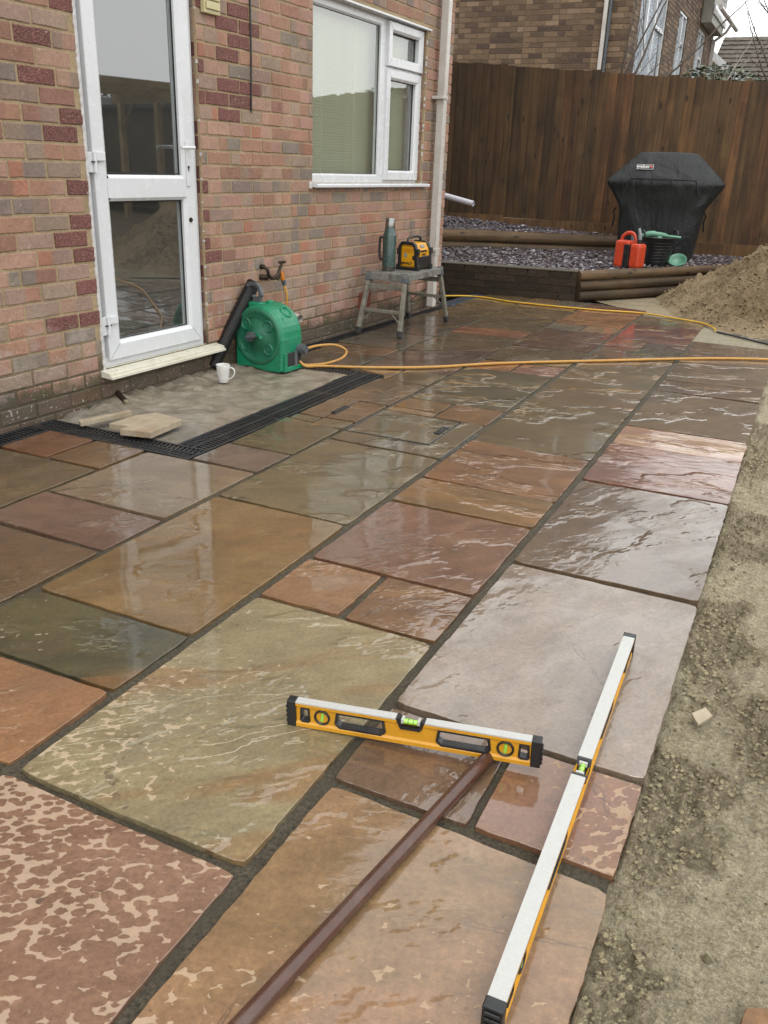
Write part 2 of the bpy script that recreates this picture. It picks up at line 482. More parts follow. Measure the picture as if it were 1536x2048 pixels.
def mat_tile():
    t = NT('roof_tile'); o = t.pos()
    c = t.attr('col')
    base = t.mix(1.0, c, t.mix(t.mr(t.noise(o, 6, 6, 0.7), 0.3, 0.7), (0.6, 0.6, 0.6), (1.35, 1.35, 1.3)), 'MULTIPLY')
    return t.set(base=base, rough=0.85, normal=t.bump(t.noise(o, 20, 4), 0.5, 0.01))

def mat_cover():
    t = NT('black_nylon'); o = t.obj()
    w = t.noise(t.mapv(o, (1, 1, 0.45)), 3.2, 5, 0.5, 0.8)
    base = t.mix(t.mr(w, 0.3, 0.7), (0.008, 0.009, 0.009), (0.012, 0.0135, 0.0135))
    n_ = t.bump(w, 0.9, 0.07)
    n_ = t.bump(t.noise(t.mapv(o, (1, 1, 0.5)), 11, 4, 0.5, 1.2), 0.5, 0.009, n_)
    n_ = t.bump(t.noise(o, 300, 2), 0.2, 0.001, n_)
    return t.set(base=base, rough=0.55, normal=n_, spec=0.32)

def mat_attr_plain(name, rough=0.6, coat=0.0):
    t = NT(name); o = t.obj(); c = t.attr('col')
    base = t.mix(1.0, c, t.mix(t.mr(t.noise(o, 30, 5, 0.6), 0.3, 0.7), (0.8, 0.8, 0.8), (1.15, 1.15, 1.15)), 'MULTIPLY')
    return t.set(base=base, rough=rough, coat=coat, normal=t.bump(t.noise(o, 60, 4), 0.3, 0.003))

M_SLAB = mat_slab()
M_BRICK = mat_brick()
M_MORTAR = mat_mortar('wall_mortar', (196, 172, 134))
M_MORTAR2 = mat_mortar('garden_wall_mortar', (50, 45, 38), foot=False)
M_BED = mat_bed()
M_SAND = mat_sand('builders_sand', (190, 176, 147), (214, 201, 171), rg=True)
M_PILE = mat_sand('heaped_sand', (160, 138, 106), (192, 170, 136), clod=1.0, grit=False)
M_DUST = mat_sand('fine_pale_sand', (150, 136, 110), (172, 158, 132), clod=0.25, grit=False)
M_PAD = mat_pad()
M_FENCE = mat_wood('fence_wood', (72, 53, 33), (108, 81, 50))
M_LOG = mat_wood('log_wood', (78, 62, 44), (122, 98, 70), axis='X', useobj=True, weather=0.45)
M_PERG = mat_wood('pergola_wood', (150, 128, 96), (186, 164, 126), useobj=False)
M_CHIPW = plain('stone_offcut', (190, 174, 148), 0.65, var=0.12, scale=22, bump=0.5, dirt=(168, 132, 96), dirt_amt=0.5)
M_UPVC = plain('white_upvc', (247, 249, 251), 0.22, var=0.015, scale=8, bump=0.03, dirt=(236, 236, 230), dirt_amt=0.12)
M_UPVC_OLD = plain('cream_upvc', (244, 240, 220), 0.35, var=0.04, scale=12, bump=0.08, dirt=(196, 182, 140), dirt_amt=0.45)
M_PIPEW = plain('white_pvc_pipe', (226, 220, 212), 0.3, var=0.04, scale=10, bump=0.05, dirt=(180, 172, 155), dirt_amt=0.4)
M_CREAM = plain('cream_plastic', (222, 210, 158), 0.4, var=0.04, scale=10, bump=0.05)
M_SEAL = plain('white_sealant', (228, 224, 220), 0.6, var=0.08, scale=60, bump=0.4)
M_GREY = plain('grey_plastic', (92, 98, 104), 0.42, scale=25, dirt=(120, 112, 100), dirt_amt=0.4)
M_BLACK = plain('black_plastic', (32, 33, 35), 0.38, scale=40, bump=0.3, dirt=(84, 78, 68), dirt_amt=0.3)
M_DRAIN = plain('drain_black', (40, 42, 45), 0.42, scale=20, bump=0.3, dirt=(92, 86, 74), dirt_amt=0.35)
M_DRAINB = plain('drain_bluegrey', (70, 80, 92), 0.42, scale=20, bump=0.3, dirt=(92, 86, 74), dirt_amt=0.35)
M_RUBBER = plain('rubber', (48, 47, 46), 0.75, scale=60, bump=0.4)
M_GREEN = plain('reel_green', (24, 146, 104), 0.34, var=0.08, scale=14, bump=0.1, dirt=(90, 130, 105), dirt_amt=0.25)
M_GREEND = plain('reel_green_grimy', (36, 122, 90), 0.45, var=0.15, scale=14, bump=0.25, dirt=(78, 96, 76), dirt_amt=0.8)
M_HOSE = plain('amber_hose', (214, 158, 72), 0.3, var=0.06, scale=30, bump=0.05, dirt=(170, 128, 80), dirt_amt=0.4)
M_HOSEY = plain('yellow_hose', (236, 184, 40), 0.4, var=0.06, scale=30, bump=0.05)
M_ORANGE = plain('orange_plastic', (226, 134, 30), 0.35, scale=30)
M_YEL = plain('yellow_paint', (238, 170, 34), 0.3, var=0.05, scale=25, bump=0.06, dirt=(190, 130, 50), dirt_amt=0.3)
M_YEL2 = plain('radio_yellow', (240, 172, 22), 0.4, var=0.05, scale=30, bump=0.05)
M_LWHITE = plain('scuffed_white_metal', (214, 214, 210), 0.35, var=0.03, scale=120, bump=0.1, dirt=(190, 188, 180), dirt_amt=0.25)
M_LGREY = plain('label_grey', (150, 154, 160), 0.45)
M_MUG = plain('white_ceramic', (240, 238, 234), 0.12, var=0.02, scale=5, bump=0.0)
M_FLASK = plain('flask_green', (56, 84, 78), 0.3, var=0.05, scale=20, bump=0.1, spec=0.6, coat=0.3)
M_STEEL = plain('brushed_steel', (176, 176, 172), 0.3, metal=1.0, scale=60, var=0.15, dirt=(120, 110, 96), dirt_amt=0.3)
M_ALU = plain('mortar_caked_aluminium', (150, 146, 132), 0.5, metal=0.25, var=0.22, scale=26, bump=0.5, dirt=(104, 98, 80), dirt_amt=0.7)
M_ALUTOP = plain('mortar_caked_top', (132, 130, 124), 0.6, metal=0.0, var=0.3, scale=18, bump=0.6, dirt=(74, 72, 62), dirt_amt=0.8)
M_BRASS = plain('tarnished_brass', (72, 58, 44), 0.55, metal=0.5, scale=40, var=0.4, bump=0.5, dirt=(40, 32, 26), dirt_amt=0.6)
M_BRONZE = plain('brown_enamel_pipe', (88, 54, 40), 0.34, var=0.12, scale=40, bump=0.15, dirt=(120, 100, 88), dirt_amt=0.3, coat=0.3)
M_LIME = plain('vial_green', (176, 242, 84), 0.1, var=0.03, scale=10, bump=0.0, coat=1.0)
M_VIALBG = plain('vial_clear', (214, 220, 210), 0.15, var=0.03, scale=10, bump=0.0, coat=1.0)
M_RED = plain('orange_red_plastic', (226, 78, 44), 0.35, var=0.08, scale=18, bump=0.1, dirt=(150, 70, 50), dirt_amt=0.25)
M_REDLOGO = plain('red_print', (196, 50, 52), 0.5, bump=0)
M_WPRINT = plain('white_print', (232, 230, 226), 0.5, bump=0)
M_BPRINT = plain('black_print', (24, 24, 24), 0.5, bump=0)
M_TEAL = plain('sea_green_plastic', (110, 168, 140), 0.4, scale=20, dirt=(90, 120, 100))
M_COVER = mat_cover()
M_SLATE = mat_slate()
M_TILE = mat_tile()
M_BLIND = plain('blind_slat', (282, 280, 246), 0.5, var=0.04, scale=6, bump=0.05)
M_DARK = plain('dim_room', (58, 56, 52), 0.8, var=0.2, scale=3, bump=0.1)
M_ROOMF = plain('room_floor', (110, 104, 94), 0.6, var=0.3, scale=5, bump=0.1)
M_GLASS = mat_glass('door_glass', 0.25)
M_GLASSW = mat_glass('window_glass', 0.30)
M_TERRA = plain('terracotta', (140, 78, 56), 0.8, scale=40, bump=0.4)
M_BARK = plain('bark', (96, 84, 72), 0.85, var=0.3, scale=30, bump=0.6)
M_BARKP = plain('pale_bark', (168, 158, 148), 0.85, var=0.25, scale=30, bump=0.6)
M_FILM = plain('crinkled_silver_film', (198, 210, 220), 0.16, metal=0.35, var=0.12, scale=5, bump=1.0, bd=0.06)
M_LEAF = mat_attr_plain('evergreen_leaf', 0.4, 0.2)
M_FARWALL = mat_mortar('far_wall_mortar', (150, 128, 100), foot=False)
M_CONC = plain('pale_screed', (154, 144, 118), 0.75, var=0.15, scale=20, bump=0.4, dirt=(120, 116, 92), dirt_amt=0.6)
M_STEELF = plain('galvanised_frame', (110, 112, 110), 0.35, metal=0.6, scale=40)
M_GROUND = mat_sand('garden_soil', (96, 84, 62), (120, 104, 80), clod=0.8)
M_LAWN = plain('grass_green', (74, 92, 46), 0.9, var=0.4, scale=40, bump=0.8)
M_BRICKM = M_BRICK
M_HEDGE = mat_attr_plain('hedge_leaf', 0.6)

def text_mesh(s, size, m, name, parent, M, extrude=0.0006, bold=0.0):
    cu = bpy.data.curves.new('lettering', 'FONT')
    cu.body = s; cu.size = size; cu.extrude = extrude; cu.offset = bold
    cu.align_x = 'CENTER'; cu.align_y = 'CENTER'
    to = bpy.data.objects.new('lettering', cu)
    col.objects.link(to)
    dg = bpy.context.evaluated_depsgraph_get(); dg.update()
    me = bpy.data.meshes.new_from_object(to.evaluated_get(dg))
    col.objects.unlink(to); bpy.data.objects.remove(to)
    me.transform(M)
    me.materials.clear(); me.materials.append(m)
    o = bpy.data.objects.new(name, me)
    return link(o, parent)

def facing(origin, xdir, ydir):
    """matrix whose local X/Y/Z lie along xdir/ydir/normal at origin"""
    x = Vector(xdir).normalized(); y = Vector(ydir).normalized(); z = x.cross(y).normalized()
    M = Matrix.Identity(4)
    for i in range(3):
        M[i][0] = x[i]; M[i][1] = y[i]; M[i][2] = z[i]; M[i][3] = origin[i]
    return M

# ================================================================== THE GROUND
def grid(name, xs, ys, zf, m, parent=None, mask=None, smooth=True, rg=None):
    vs = []; idx = {}
    for j, y in enumerate(ys):
        for i, x in enumerate(xs):
            idx[(i, j)] = len(vs); vs.append((x, y, zf(x, y)))
    fs = []
    for j in range(len(ys) - 1):
        for i in range(len(xs) - 1):
            if mask and not mask((xs[i] + xs[i+1]) / 2, (ys[j] + ys[j+1]) / 2): continue
            fs.append((idx[(i, j)], idx[(i+1, j)], idx[(i+1, j+1)], idx[(i, j+1)]))
    me = bpy.data.meshes.new(name); me.from_pydata(vs, [], fs)
    me.polygons.foreach_set('use_smooth', [smooth] * len(fs))
    me.materials.append(m)
    if rg:
        at = me.attributes.new('rg', 'FLOAT', 'POINT')
        at.data.foreach_set('value', [rg(v[0], v[1]) for v in vs])
    return link(bpy.data.objects.new(name, me), parent)

def frange(a, b, s):
    n = max(1, int(round((b - a) / s)))
    return [a + (b - a) * i / n for i in range(n + 1)]

def fbm(x, y, z=0.0, o=4):
    return noise.fractal(Vector((x, y, z)), 0.9, 2.1, o)

def sst(a, b, x):
    t = max(0.0, min(1.0, (x - a) / (b - a))); return t * t * (3 - 2 * t)

# garden soil to the horizon, a sheet below everything
tag(grid('ground', [-160, -40, -12, -6, 0, 6, 12, 40, 200], [-60, -12, -4, 0, 4, 8, 12, 16, 40, 240], lambda x, y: -0.16, M_GROUND), kind='structure')

def sand_rough(x, y): return sst(-0.14, 0.14, fbm(x * 2.3, y * 1.9, 7.7, 4))
def sand_h(x, y):
    # trodden, screeded sand: smooth flats between crumbly clods
    h = -0.050 + 0.022 * fbm(x * 1.1, y * 1.1, 2.0, 3)
    rough = sand_rough(x, y)
    c = fbm(x * 17, y * 17, 1.0, 4)
    c2 = fbm(x * 45, y * 45, 5.0, 3)
    h += rough * (0.026 * abs(c) * 1.6 + 0.017 * c2) + 0.0035 * c2
    # hand trowel ridges
    r_ = sst(0.0, 0.3, fbm(x * 0.9 + 9, y * 0.9, 3.3, 2))
    h += 0.0035 * r_ * math.sin((x * 0.6 + y) * 95 + 5 * fbm(x * 3, y * 3, 1, 2))
    # bank of mortar along the slab edges
    d = x - (-0.10)
    h += 0.024 * math.exp(-(d / 0.05) ** 2) * (0.8 + 0.9 * fbm(x * 6, y * 6, 4.0, 3))
    if x < -0.106: h = min(h, -0.014)
    if y > 5: h = h * (1 - sst(5, 7.5, y)) + sst(5, 7.5, y) * (-0.02 + 0.010 * c * rough)
    return h
xs_ = frange(-0.13, 0.46, 0.0065) + frange(0.46, 0.75, 0.02)[1:] + [0.8, 0.9, 1.1, 1.5, 2.2, 3.5, 6.0]
ys_ = frange(0.3, 0.7, .03) + frange(0.7, 2.8, 0.0070)[1:] + frange(2.8, 4.0, 0.014)[1:] + frange(4.0, 8.4, 0.035)[1:]
tag(grid('sand_ground', xs_, ys_, sand_h, M_SAND, rg=sand_rough), kind='structure')
# pale screeded strip beside the far end of the paving, under the heap
def strip_h(x, y): return -0.012 + 0.006 * fbm(x * 3, y * 3, 1.5, 3) + 0.002 * fbm(x * 20, y * 20, 2, 2)
tag(grid('screeded_sand', frange(-2.1, 3.4, 0.05), frange(7.2, 12.9, 0.05), strip_h, M_DUST,
    mask=lambda x, y: (y - 7.45) > -1.15 * (x + 0.35) and (y - 9.2) < 1.55 * (x + 2.15)), kind='structure')

# ------------------------------------------------------------------ sand heap
HC = (0.72, 10.1)
def heap_h(x, y):
    dx = x - HC[0]; dy = y - HC[1]
    r_ = math.hypot(dx * 0.92, dy * 1.0)
    a = math.atan2(dy, dx)
    Rr = 2.14 + 0.16 * math.sin(3 * a + 1) + 0.10 * fbm(math.cos(a) * 2, math.sin(a) * 2, 3.0, 3)
    t = 1 - r_ / Rr
    h = 1.30 * t if t > 0 else 0.35 * t
    if t > 0: h -= 0.10 * math.exp(-(r_ / 0.35) ** 2)
    h -= 0.10 * sst(0.0, 0.22, t) * (1 - sst(0.22, 0.6, t))
    gul = fbm(a * 4.2, r_ * 1.2, 5.5, 4)
    if t > 0:
        h += 0.11 * gul * sst(0, 0.25, t)
        cl = fbm(x * 7, y * 7, 1.0, 4)
        h += (0.085 * abs(cl) + 0.045 * fbm(x * 19, y * 19, 9.0, 4)) * sst(0, 0.12, t)
    return h - 0.012
heap = grid('sand_heap', frange(-2.0, 3.2, 0.022), frange(7.5, 12.5, 0.022), heap_h, M_PILE,
    mask=lambda x, y: heap_h(x, y) > -0.03 and math.hypot(x - HC[0], y - HC[1]) < 2.9)
tag(heap, 'tall heap of soft yellow-brown builders sand beside the stacked garden logs', 'sand heap')

# ------------------------------------------------------------------ the patio
# bedding mortar sheet under all slabs
def bed_h(x, y): return -0.0115 + 0.004 * fbm(x * 5, y * 5, 0.3, 3) + 0.003 * fbm(x * 30, y * 30, 0.7, 2)
patio = grid('patio', frange(-3.3, -0.118, 0.03), frange(0.0, 9.1, 0.03), bed_h, M_BED,
             mask=lambda x, y: not (x < -2.34 and 3.0 < y < 4.84) and not (y > 8.55 and x > -1.3 - (y - 8.55)) and not (x < -3.0 and y < 9.2))
tag(patio, kind='structure')

def slab(quad, c1, c2, dry=(0, 0, 0), vein=0.35, band=0.0, ang=None, cuts=(), label=None, relief=1.0, dz=0.0, th=0.026, stretch=1.0, parent=patio, zt=0.0, ripple=0.30):
    """quad: near-left, near-right, far-right, far-left. dry = (amount at near edge, at far edge, side bias)"""
    A, B, C, D = [Vector((q[0], q[1])) for q in quad]
    cx, cy = sum(q[0] for q in quad) / 4, sum(q[1] for q in quad) / 4
    w = (B - A).length; l = (D - A).length
    near = cy < 4.2
    st = 0.024 if near else 0.05
    us = frange(0, 1, st / w); vs_ = frange(0, 1, st / l)
    for (u0, u1, v0, v1) in cuts:
        us = sorted(set([u for u in us] + [u0, u1])); vs_ = sorted(set([v for v in vs_] + [v0, v1]))
    us = [u for u in us if 0 <= u <= 1]; vs_ = [v for v in vs_ if 0 <= v <= 1]
    nu, nv = len(us), len(vs_)
    def inside(u, v):
        for (u0, u1, v0, v1) in cuts:
            if u0 < u < u1 and v0 < v < v1: return False
        return 0 < u < 1 and 0 < v < 1
    seed = rnd.uniform(0, 100)
    ang = rnd.uniform(0.2, 1.2) if ang is None else ang
    ca, sa = math.cos(ang), math.sin(ang)
    tx, ty = rnd.uniform(-.0022, .0022), rnd.uniform(-.0022, .0022)
    e = 0.0028 if near else 0.004
    chamf = 0.0014
    verts = []; sp = []; par = []
    def P(u, v):
        p = A * (1 - u) * (1 - v) + B * u * (1 - v) + C * u * v + D * (1 - u) * v
        return p
    cells = [[inside((us[i] + us[i+1]) / 2, (vs_[j] + vs_[j+1]) / 2) for j in range(nv - 1)] for i in range(nu - 1)]
    def cell(i, j): return 0 <= i < nu - 1 and 0 <= j < nv - 1 and cells[i][j]
    vid = {}
    for j in range(nv):
        for i in range(nu):
            adj = [cell(i-1, j-1), cell(i, j-1), cell(i-1, j), cell(i, j)]
            if not any(adj): continue
            p = P(us[i], vs_[j])
            x, y = p.x, p.y
            bnd = not all(adj)
            if bnd:
                # riven edge, wandering and nibbled
                n1 = noise.noise(Vector((x * 14, y * 14, seed))); n2 = noise.noise(Vector((x * 45, y * 45, seed + 5)))
                n3 = noise.noise(Vector((x * 14, y * 14, seed + 9)))
                d = e * (0.8 * n1 + 0.8 * n2)
                x += d; y += e * (0.9 * n3 + 0.6 * n2)
                # rounded corners
                if i in (0, nu - 1) and j in (0, nv - 1):
                    x += (cx - x) * 0.012; y += (cy - y) * 0.012
            lx = (x - cx) * ca + (y - cy) * sa; ly = -(x - cx) * sa + (y - cy) * ca
            z = 0.0009 * relief * noise.fractal(Vector((lx * 2.5, ly * 5.0, seed)), 0.9, 2.1, 2)
            q = noise.fractal(Vector((lx * 1.6, ly * 4.5, seed + 20)), 0.9, 2.0, 4) * 5.0
            z += 0.00025 * relief * (math.floor(q) + sst(0.75, 1.0, q - math.floor(q)))
            z = max(-0.006, min(0.006, z)) + dz + zt + (x - cx) * tx * 4 + (y - cy) * ty * 4
            vid[(i, j)] = len(verts); verts.append((x, y, z)); sp.append((lx + seed, ly * stretch + seed * 1.7, seed))
            v = vs_[j]; u = us[i]
            par.append((max(0, min(1, dry[0] * (1 - v) + dry[1] * v + dry[2] * (0.5 - u) * 2)), vein, band, 1 - ripple))
    faces = []; bed = []
    for i in range(nu - 1):
        for j in range(nv - 1):
            if not cells[i][j]: continue
            a, b, c, d = vid[(i, j)], vid[(i+1, j)], vid[(i+1, j+1)], vid[(i, j+1)]
            faces.append((a, b, c, d))
            if not cell(i, j-1): bed.append((a, b))
            if not cell(i+1, j): bed.append((b, c))
            if not cell(i, j+1): bed.append((c, d))
            if not cell(i-1, j): bed.append((d, a))
    ntop = len(faces)
    # sides: bevelled lip and rough drop
    lip = {}; bot = {}; top2 = {}
    nrm = {}
    for a, b in bed:
        dx = verts[b][0] - verts[a][0]; dy = verts[b][1] - verts[a][1]
        L = math.hypot(dx, dy) or 1
        for k in (a, b):
            o = nrm.get(k, (0, 0)); nrm[k] = (o[0] + dy / L, o[1] - dx / L)
    for k, (nx, ny) in nrm.items():
        L = math.hypot(nx, ny) or 1; nx /= L; ny /= L
        x, y, z = verts[k]
        c_ = chamf * (0.6 + 0.9 * abs(noise.noise(Vector((x * 50, y * 50, seed)))))
        top2[k] = len(verts); verts.append((x, y, z)); sp.append(sp[k]); par.append((0, vein, band, 1 - ripple))
        lip[k] = len(verts); verts.append((x + nx * c_, y + ny * c_, z - c_ * 0.9)); sp.append(sp[k]); par.append((0, vein, band, 1 - ripple))
        o_ = 0.003 * noise.noise(Vector((x * 60, y * 60, seed + 3)))
        bot[k] = len(verts); verts.append((x + nx * (c_ + o_), y + ny * (c_ + o_), z - th)); sp.append((sp[k][0], sp[k][1], sp[k][2] + .03)); par.append((0, 0, band, 1 - ripple))
    for a, b in bed:
        faces.append((top2[b], top2[a], lip[a], lip[b])); faces.append((lip[b], lip[a], bot[a], bot[b]))
    me = bpy.data.meshes.new('paving_slab'); me.from_pydata(verts, [], faces)
    me.polygons.foreach_set('use_smooth', [k < ntop for k in range(len(faces))])
    def wash(c, k=0.10):
        l = lin(c); g_ = 0.3 * l[0] + 0.55 * l[1] + 0.15 * l[2]
        l = tuple(min(.9, v * q) for v, q in zip(l, (0.90, 0.85, 0.76) if dry[0] < 0.3 else (0.99, 0.94, 0.84))); g_ *= 1.10
        return (l[0] + (g_ - l[0]) * k, l[1] + (g_ * 0.98 - l[1]) * k, (l[2] + (g_ * 0.80 - l[2]) * k) * 0.91, 1.0)
    L1, L2 = wash(c1), wash(c2)
    for nm, dat in (('c1', [L1] * len(verts)), ('c2', [L2] * len(verts)), ('par', par)):
        at = me.color_attributes.new(nm, 'FLOAT_COLOR', 'POINT')
        at.data.foreach_set('color', [x for c in dat for x in c])
    at = me.attributes.new('sp', 'FLOAT_VECTOR', 'POINT')
    at.data.foreach_set('vector', [x for c in sp for x in c])
    me.materials.append(M_SLAB)
    o = link(bpy.data.objects.new('paving_slab', me), parent)
    if label: o['label'] = label
    return o

G = 0.0100
def rect(x0, y0, x1, y1, yr0=None, yr1=None, g=G):
    yr0 = y0 if yr0 is None else yr0; yr1 = y1 if yr1 is None else yr1
    return [(x0, y0 + g), (x1, yr0 + g), (x1, yr1 - g), (x0, y1 - g)]

OLIVE = ((124, 97, 62), (110, 88, 58)); OLIVD = ((108, 86, 57), (98, 80, 54)); TAN = ((158, 124, 86), (140, 108, 76))
GOLD = ((150, 108, 58), (132, 92, 48)); ORANGE = ((158, 98, 52), (136, 82, 46)); RUST = ((140, 84, 58), (118, 70, 50))
PINK = ((160, 118, 100), (146, 104, 90)); PURP = ((118, 90, 78), (100, 76, 66)); GREY = ((128, 116, 100), (110, 100, 88))
GREEN = ((146, 138, 104), (128, 124, 96)); DKGRN = ((88, 86, 64), (64, 66, 52)); REDB = ((128, 74, 52), (104, 60, 44))
BROWN = ((118, 88, 56), (104, 78, 52)); MAUVE = ((138, 118, 108), (126, 104, 96))

x0, x1 = -0.715, -0.112
slab([(-.718, .375), (-.112, .385), (-.112, 1.292), (-.705, 1.305)], (168, 128, 98), (150, 118, 84), (0.86, 0.02, -0.05), 0.25, 0.1, 0.5, label='large buff slab in the foreground with pale dry patches and a stepped riven ridge', relief=1.5)
slab(rect(x0, 1.325, -.412, 1.638), (136, 104, 86), (120, 92, 74), (0, 0, 0), 0.4, 0.0, 1.4)
slab(rect(-.392, 1.325, x1, 1.638), (142, 98, 80), (152, 110, 82), (0.42, 0.40, -0.35), 0.6, 0.1, 0.9, label='small square rust-pink slab with dry speckles')
slab(rect(x0, 1.638, x1, 2.59), (158, 139, 130), (146, 127, 117), (0, 0, 0), 0.15, 0.0, 1.2, label='large mauve-grey slab under the far end of the long level', relief=0.8, ripple=0.03)
slab(rect(x0, 2.59, x1, 3.57), (122, 98, 78), (108, 86, 68), (0, 0, 0), 0.35, 0.0, 1.1, relief=1.3, ripple=0.55)
slab(rect(x0, 3.57, x1, 4.19), (148, 92, 68), (124, 78, 60), (0, 0, 0), 0.9, 0.0, 0.15, relief=1.6, ripple=1.0, label='red slab with pale ripple lines')
slab(rect(x0, 4.19, x1, 4.545), (214, 176, 140), (176, 128, 108), (0.1, 0, 0), 0.95, 0.3, 0.05, relief=1.4, label='narrow cream and purple striped slab')
slab(rect(x0, 4.545, x1, 5.475), *OLIVE)
slab(rect(x0, 5.475, x1, 5.80, 5.475, 5.87), *BROWN, (0, 0, 0), 0.7)
slab(rect(x0, 5.80, x1, 6.45, 5.87, 6.62), *OLIVE, (0, 0, 0), 1.0, 0.0, 0.2, relief=1.5)
slab(rect(x0, 6.45, x1, 7.40, 6.62, 7.42), *BROWN, (0, 0, 0), 0.3, 0.3)
x0, x1 = -1.325, -0.747
slab([(-1.345, .10), (-.748, .10), (-.748, 1.008), (-1.345, 1.012)], (150, 112, 96), (140, 102, 86), (0.95, 0.66, 0.22), 0.2, 0.0, 0.55, label='large pink slab at the near left mottled with pale dry spots')
slab(rect(x0, 1.025, x1, 1.965), (163, 149, 120), (149, 137, 110), (0.34, 0.0, 0.30), 0.9, 0.55, 0.75, label='large pale green slab with cream veins and orange stain bands', relief=1.3)
slab(rect(x0, 1.965, -1.058, 2.28), (168, 124, 90), (150, 108, 78), (0.05, 0, 0), 0.95, 0.0, 0.6, relief=1.6)
slab(rect(-1.032, 1.965, x1, 2.28), (148, 106, 68), (128, 90, 60), (0, 0, 0), 0.5)
slab(rect(x0, 2.28, x1, 2.91), (128, 86, 64), (142, 100, 78), (0, 0, 0), 0.35, 0.0, 0.9, relief=1.2)
slab(rect(x0, 2.91, x1, 3.225), (154, 110, 56), (128, 96, 52), (0, 0, 0), 0.4, 0.3, 0.1)
slab(rect(x0, 3.225, x1, 3.84), (148, 100, 56), (128, 86, 50), (0, 0, 0), 0.95, 0.2, 0.1, relief=1.4)
slab(rect(x0, 3.84, x1, 4.83), (118, 98, 60), (106, 88, 56), (0, 0, 0), 0.9, 0.0, 0.55, relief=1.2)
slab(rect(x0, 4.83, x1, 5.155), *OLIVE, (0, 0, 0), 0.6)
slab(rect(x0, 5.155, x1, 5.88, 5.155, 6.12), (126, 100, 62), (112, 94, 60), (0, 0, 0), 0.9, 0.0, 0.4)
slab(rect(x0, 5.88, x1, 6.15, 6.12, 6.42), *BROWN, (0, 0, 0), 0.5)
slab(rect(x0, 6.15, x1, 6.76, 6.42, 6.84), *OLIVD, (0, 0, 0), 0.5)
slab(rect(x0, 6.76, -1.05, 7.10, 6.80, 7.10), *RUST, (0, 0, 0), 0.6)
slab(rect(-1.03, 6.80, x1, 7.10, 6.84, 7.13), *PURP, (0, 0, 0), 0.5)
slab(rect(x0, 7.10, x1, 7.92, 7.13, 8.06), (136, 78, 62), (116, 68, 56), (0, 0, 0), 0.7)
slab(rect(x0, 7.92, x1, 8.46, 8.06, 8.40), *OLIVE)
x0, x1 = -1.932, -1.36
slab(rect(x0, 0.42, x1, 1.03), *TAN)
slab(rect(x0, 1.03, x1, 1.345, 1.03, 1.355), (164, 118, 86), (152, 110, 86), (0.70, 0.1, 0.3), 0.5, 0.1, 0.9, relief=1.5, label='rust-pink slab at the left frame edge with speckles and a dark ledge')
slab(rect(x0, 1.345, x1, 1.668, 1.355, 1.672), (102, 96, 66), (72, 72, 54), (0.12, 0, 0.2), 0.5, 0.85, 0.55, relief=1.1, label='dark green slab with a mustard band')
slab(rect(x0, 1.668, x1, 2.59), (150, 118, 74), (132, 104, 64), (0, 0, 0), 0.35, 0.25, 0.7, relief=0.8, ripple=0.08, label='large golden brown slab reflecting the white door')
slab(rect(x0, 2.59, x1, 3.49), (132, 114, 82), (116, 100, 72), (0, 0, 0), 0.6, 0.0, 0.6, relief=1.2)
slab(rect(x0, 4.448, x1, 5.40, 4.448, 5.445), (114, 100, 74), (100, 88, 68), (0, 0, 0), 0.9, 0.0, 0.4, relief=1.3)
slab(rect(x0, 5.40, -1.665, 5.70, 5.43, 5.73), *ORANGE)
slab(rect(-1.64, 5.43, x1, 5.73, 5.445, 5.77), (178, 128, 112), (110, 64, 60), (0, 0, 0), 1.0, 0.0, 0.2, label='small slab split between cream and wine red')
slab(rect(x0, 5.72, x1, 6.33, 5.77, 6.41), *OLIVD, (0, 0, 0), 0.6)
slab(rect(x0, 6.33, x1, 7.25, 6.41, 7.32), (110, 74, 56), (96, 66, 52), (0, 0, 0), 0.6)
slab(rect(x0, 7.25, -1.655, 7.57, 7.27, 7.60), *GREY, (0, 0, 0), 0.3)
slab(rect(-1.63, 7.28, x1, 7.60, 7.32, 7.65), *TAN, (0, 0, 0), 0.4)
slab(rect(x0, 7.585, x1, 8.36, 7.65, 8.38), (164, 112, 62), (146, 96, 56), (0, 0, 0), 0.7)
slab(rect(x0, 8.36, x1, 9.02, 8.38, 8.86), *RUST, (0, 0, 0), 0.4)
x0, x1 = -2.528, -1.962
slab(rect(x0, 1.0, x1, 1.97), (118, 92, 66), (104, 82, 60), (0, 0, 0), 0.4)
slab(rect(x0, 1.975, x1, 2.292), (128, 98, 86), (114, 86, 76), (0, 0, 0), 0.5, 0.0, 0.4)
slab(rect(x0, 2.292, x1, 2.895), (156, 134, 112), (138, 118, 100), (0, 0, 0), 0.6, 0.0, 0.5, label='pale buff slab touching the drain corner, reflecting the door')
slab([(-2.298, 2.912), (x1, 2.908), (x1, 3.176), (-2.298, 3.178)], (132, 112, 102), (116, 98, 90), (0, 0, 0), 0.3)
slab([(-2.298, 3.20), (x1, 3.196), (x1, 3.655), (-2.298, 3.70)], (112, 98, 66), (98, 86, 60), (0, 0, 0), 0.3)
slab([(-2.298, 4.87), (-2.255, 4.765), (-2.255, 5.05), (-2.50, 4.93)], *TAN)
slab([(-2.235, 4.77), (x1, 4.77), (x1, 5.085), (-2.235, 5.07)], (134, 112, 82), (118, 98, 70), (0, 0, 0), 0.5)
slab(rect(x0, 5.05, x1, 5.32, 5.09, 5.40), *PURP)
slab(rect(x0, 5.32, x1, 5.67, 5.40, 6.02), (104, 74, 54), (90, 66, 50), (0, 0, 0), 0.4)
slab(rect(x0, 5.67, x1, 6.58, 6.02, 6.69), *OLIVD)
slab(rect(x0, 6.58, x1, 6.88, 6.69, 6.97), (156, 92, 56), (140, 82, 50))
slab(rect(x0, 6.88, x1, 7.65, 6.97, 7.68), *OLIVD)
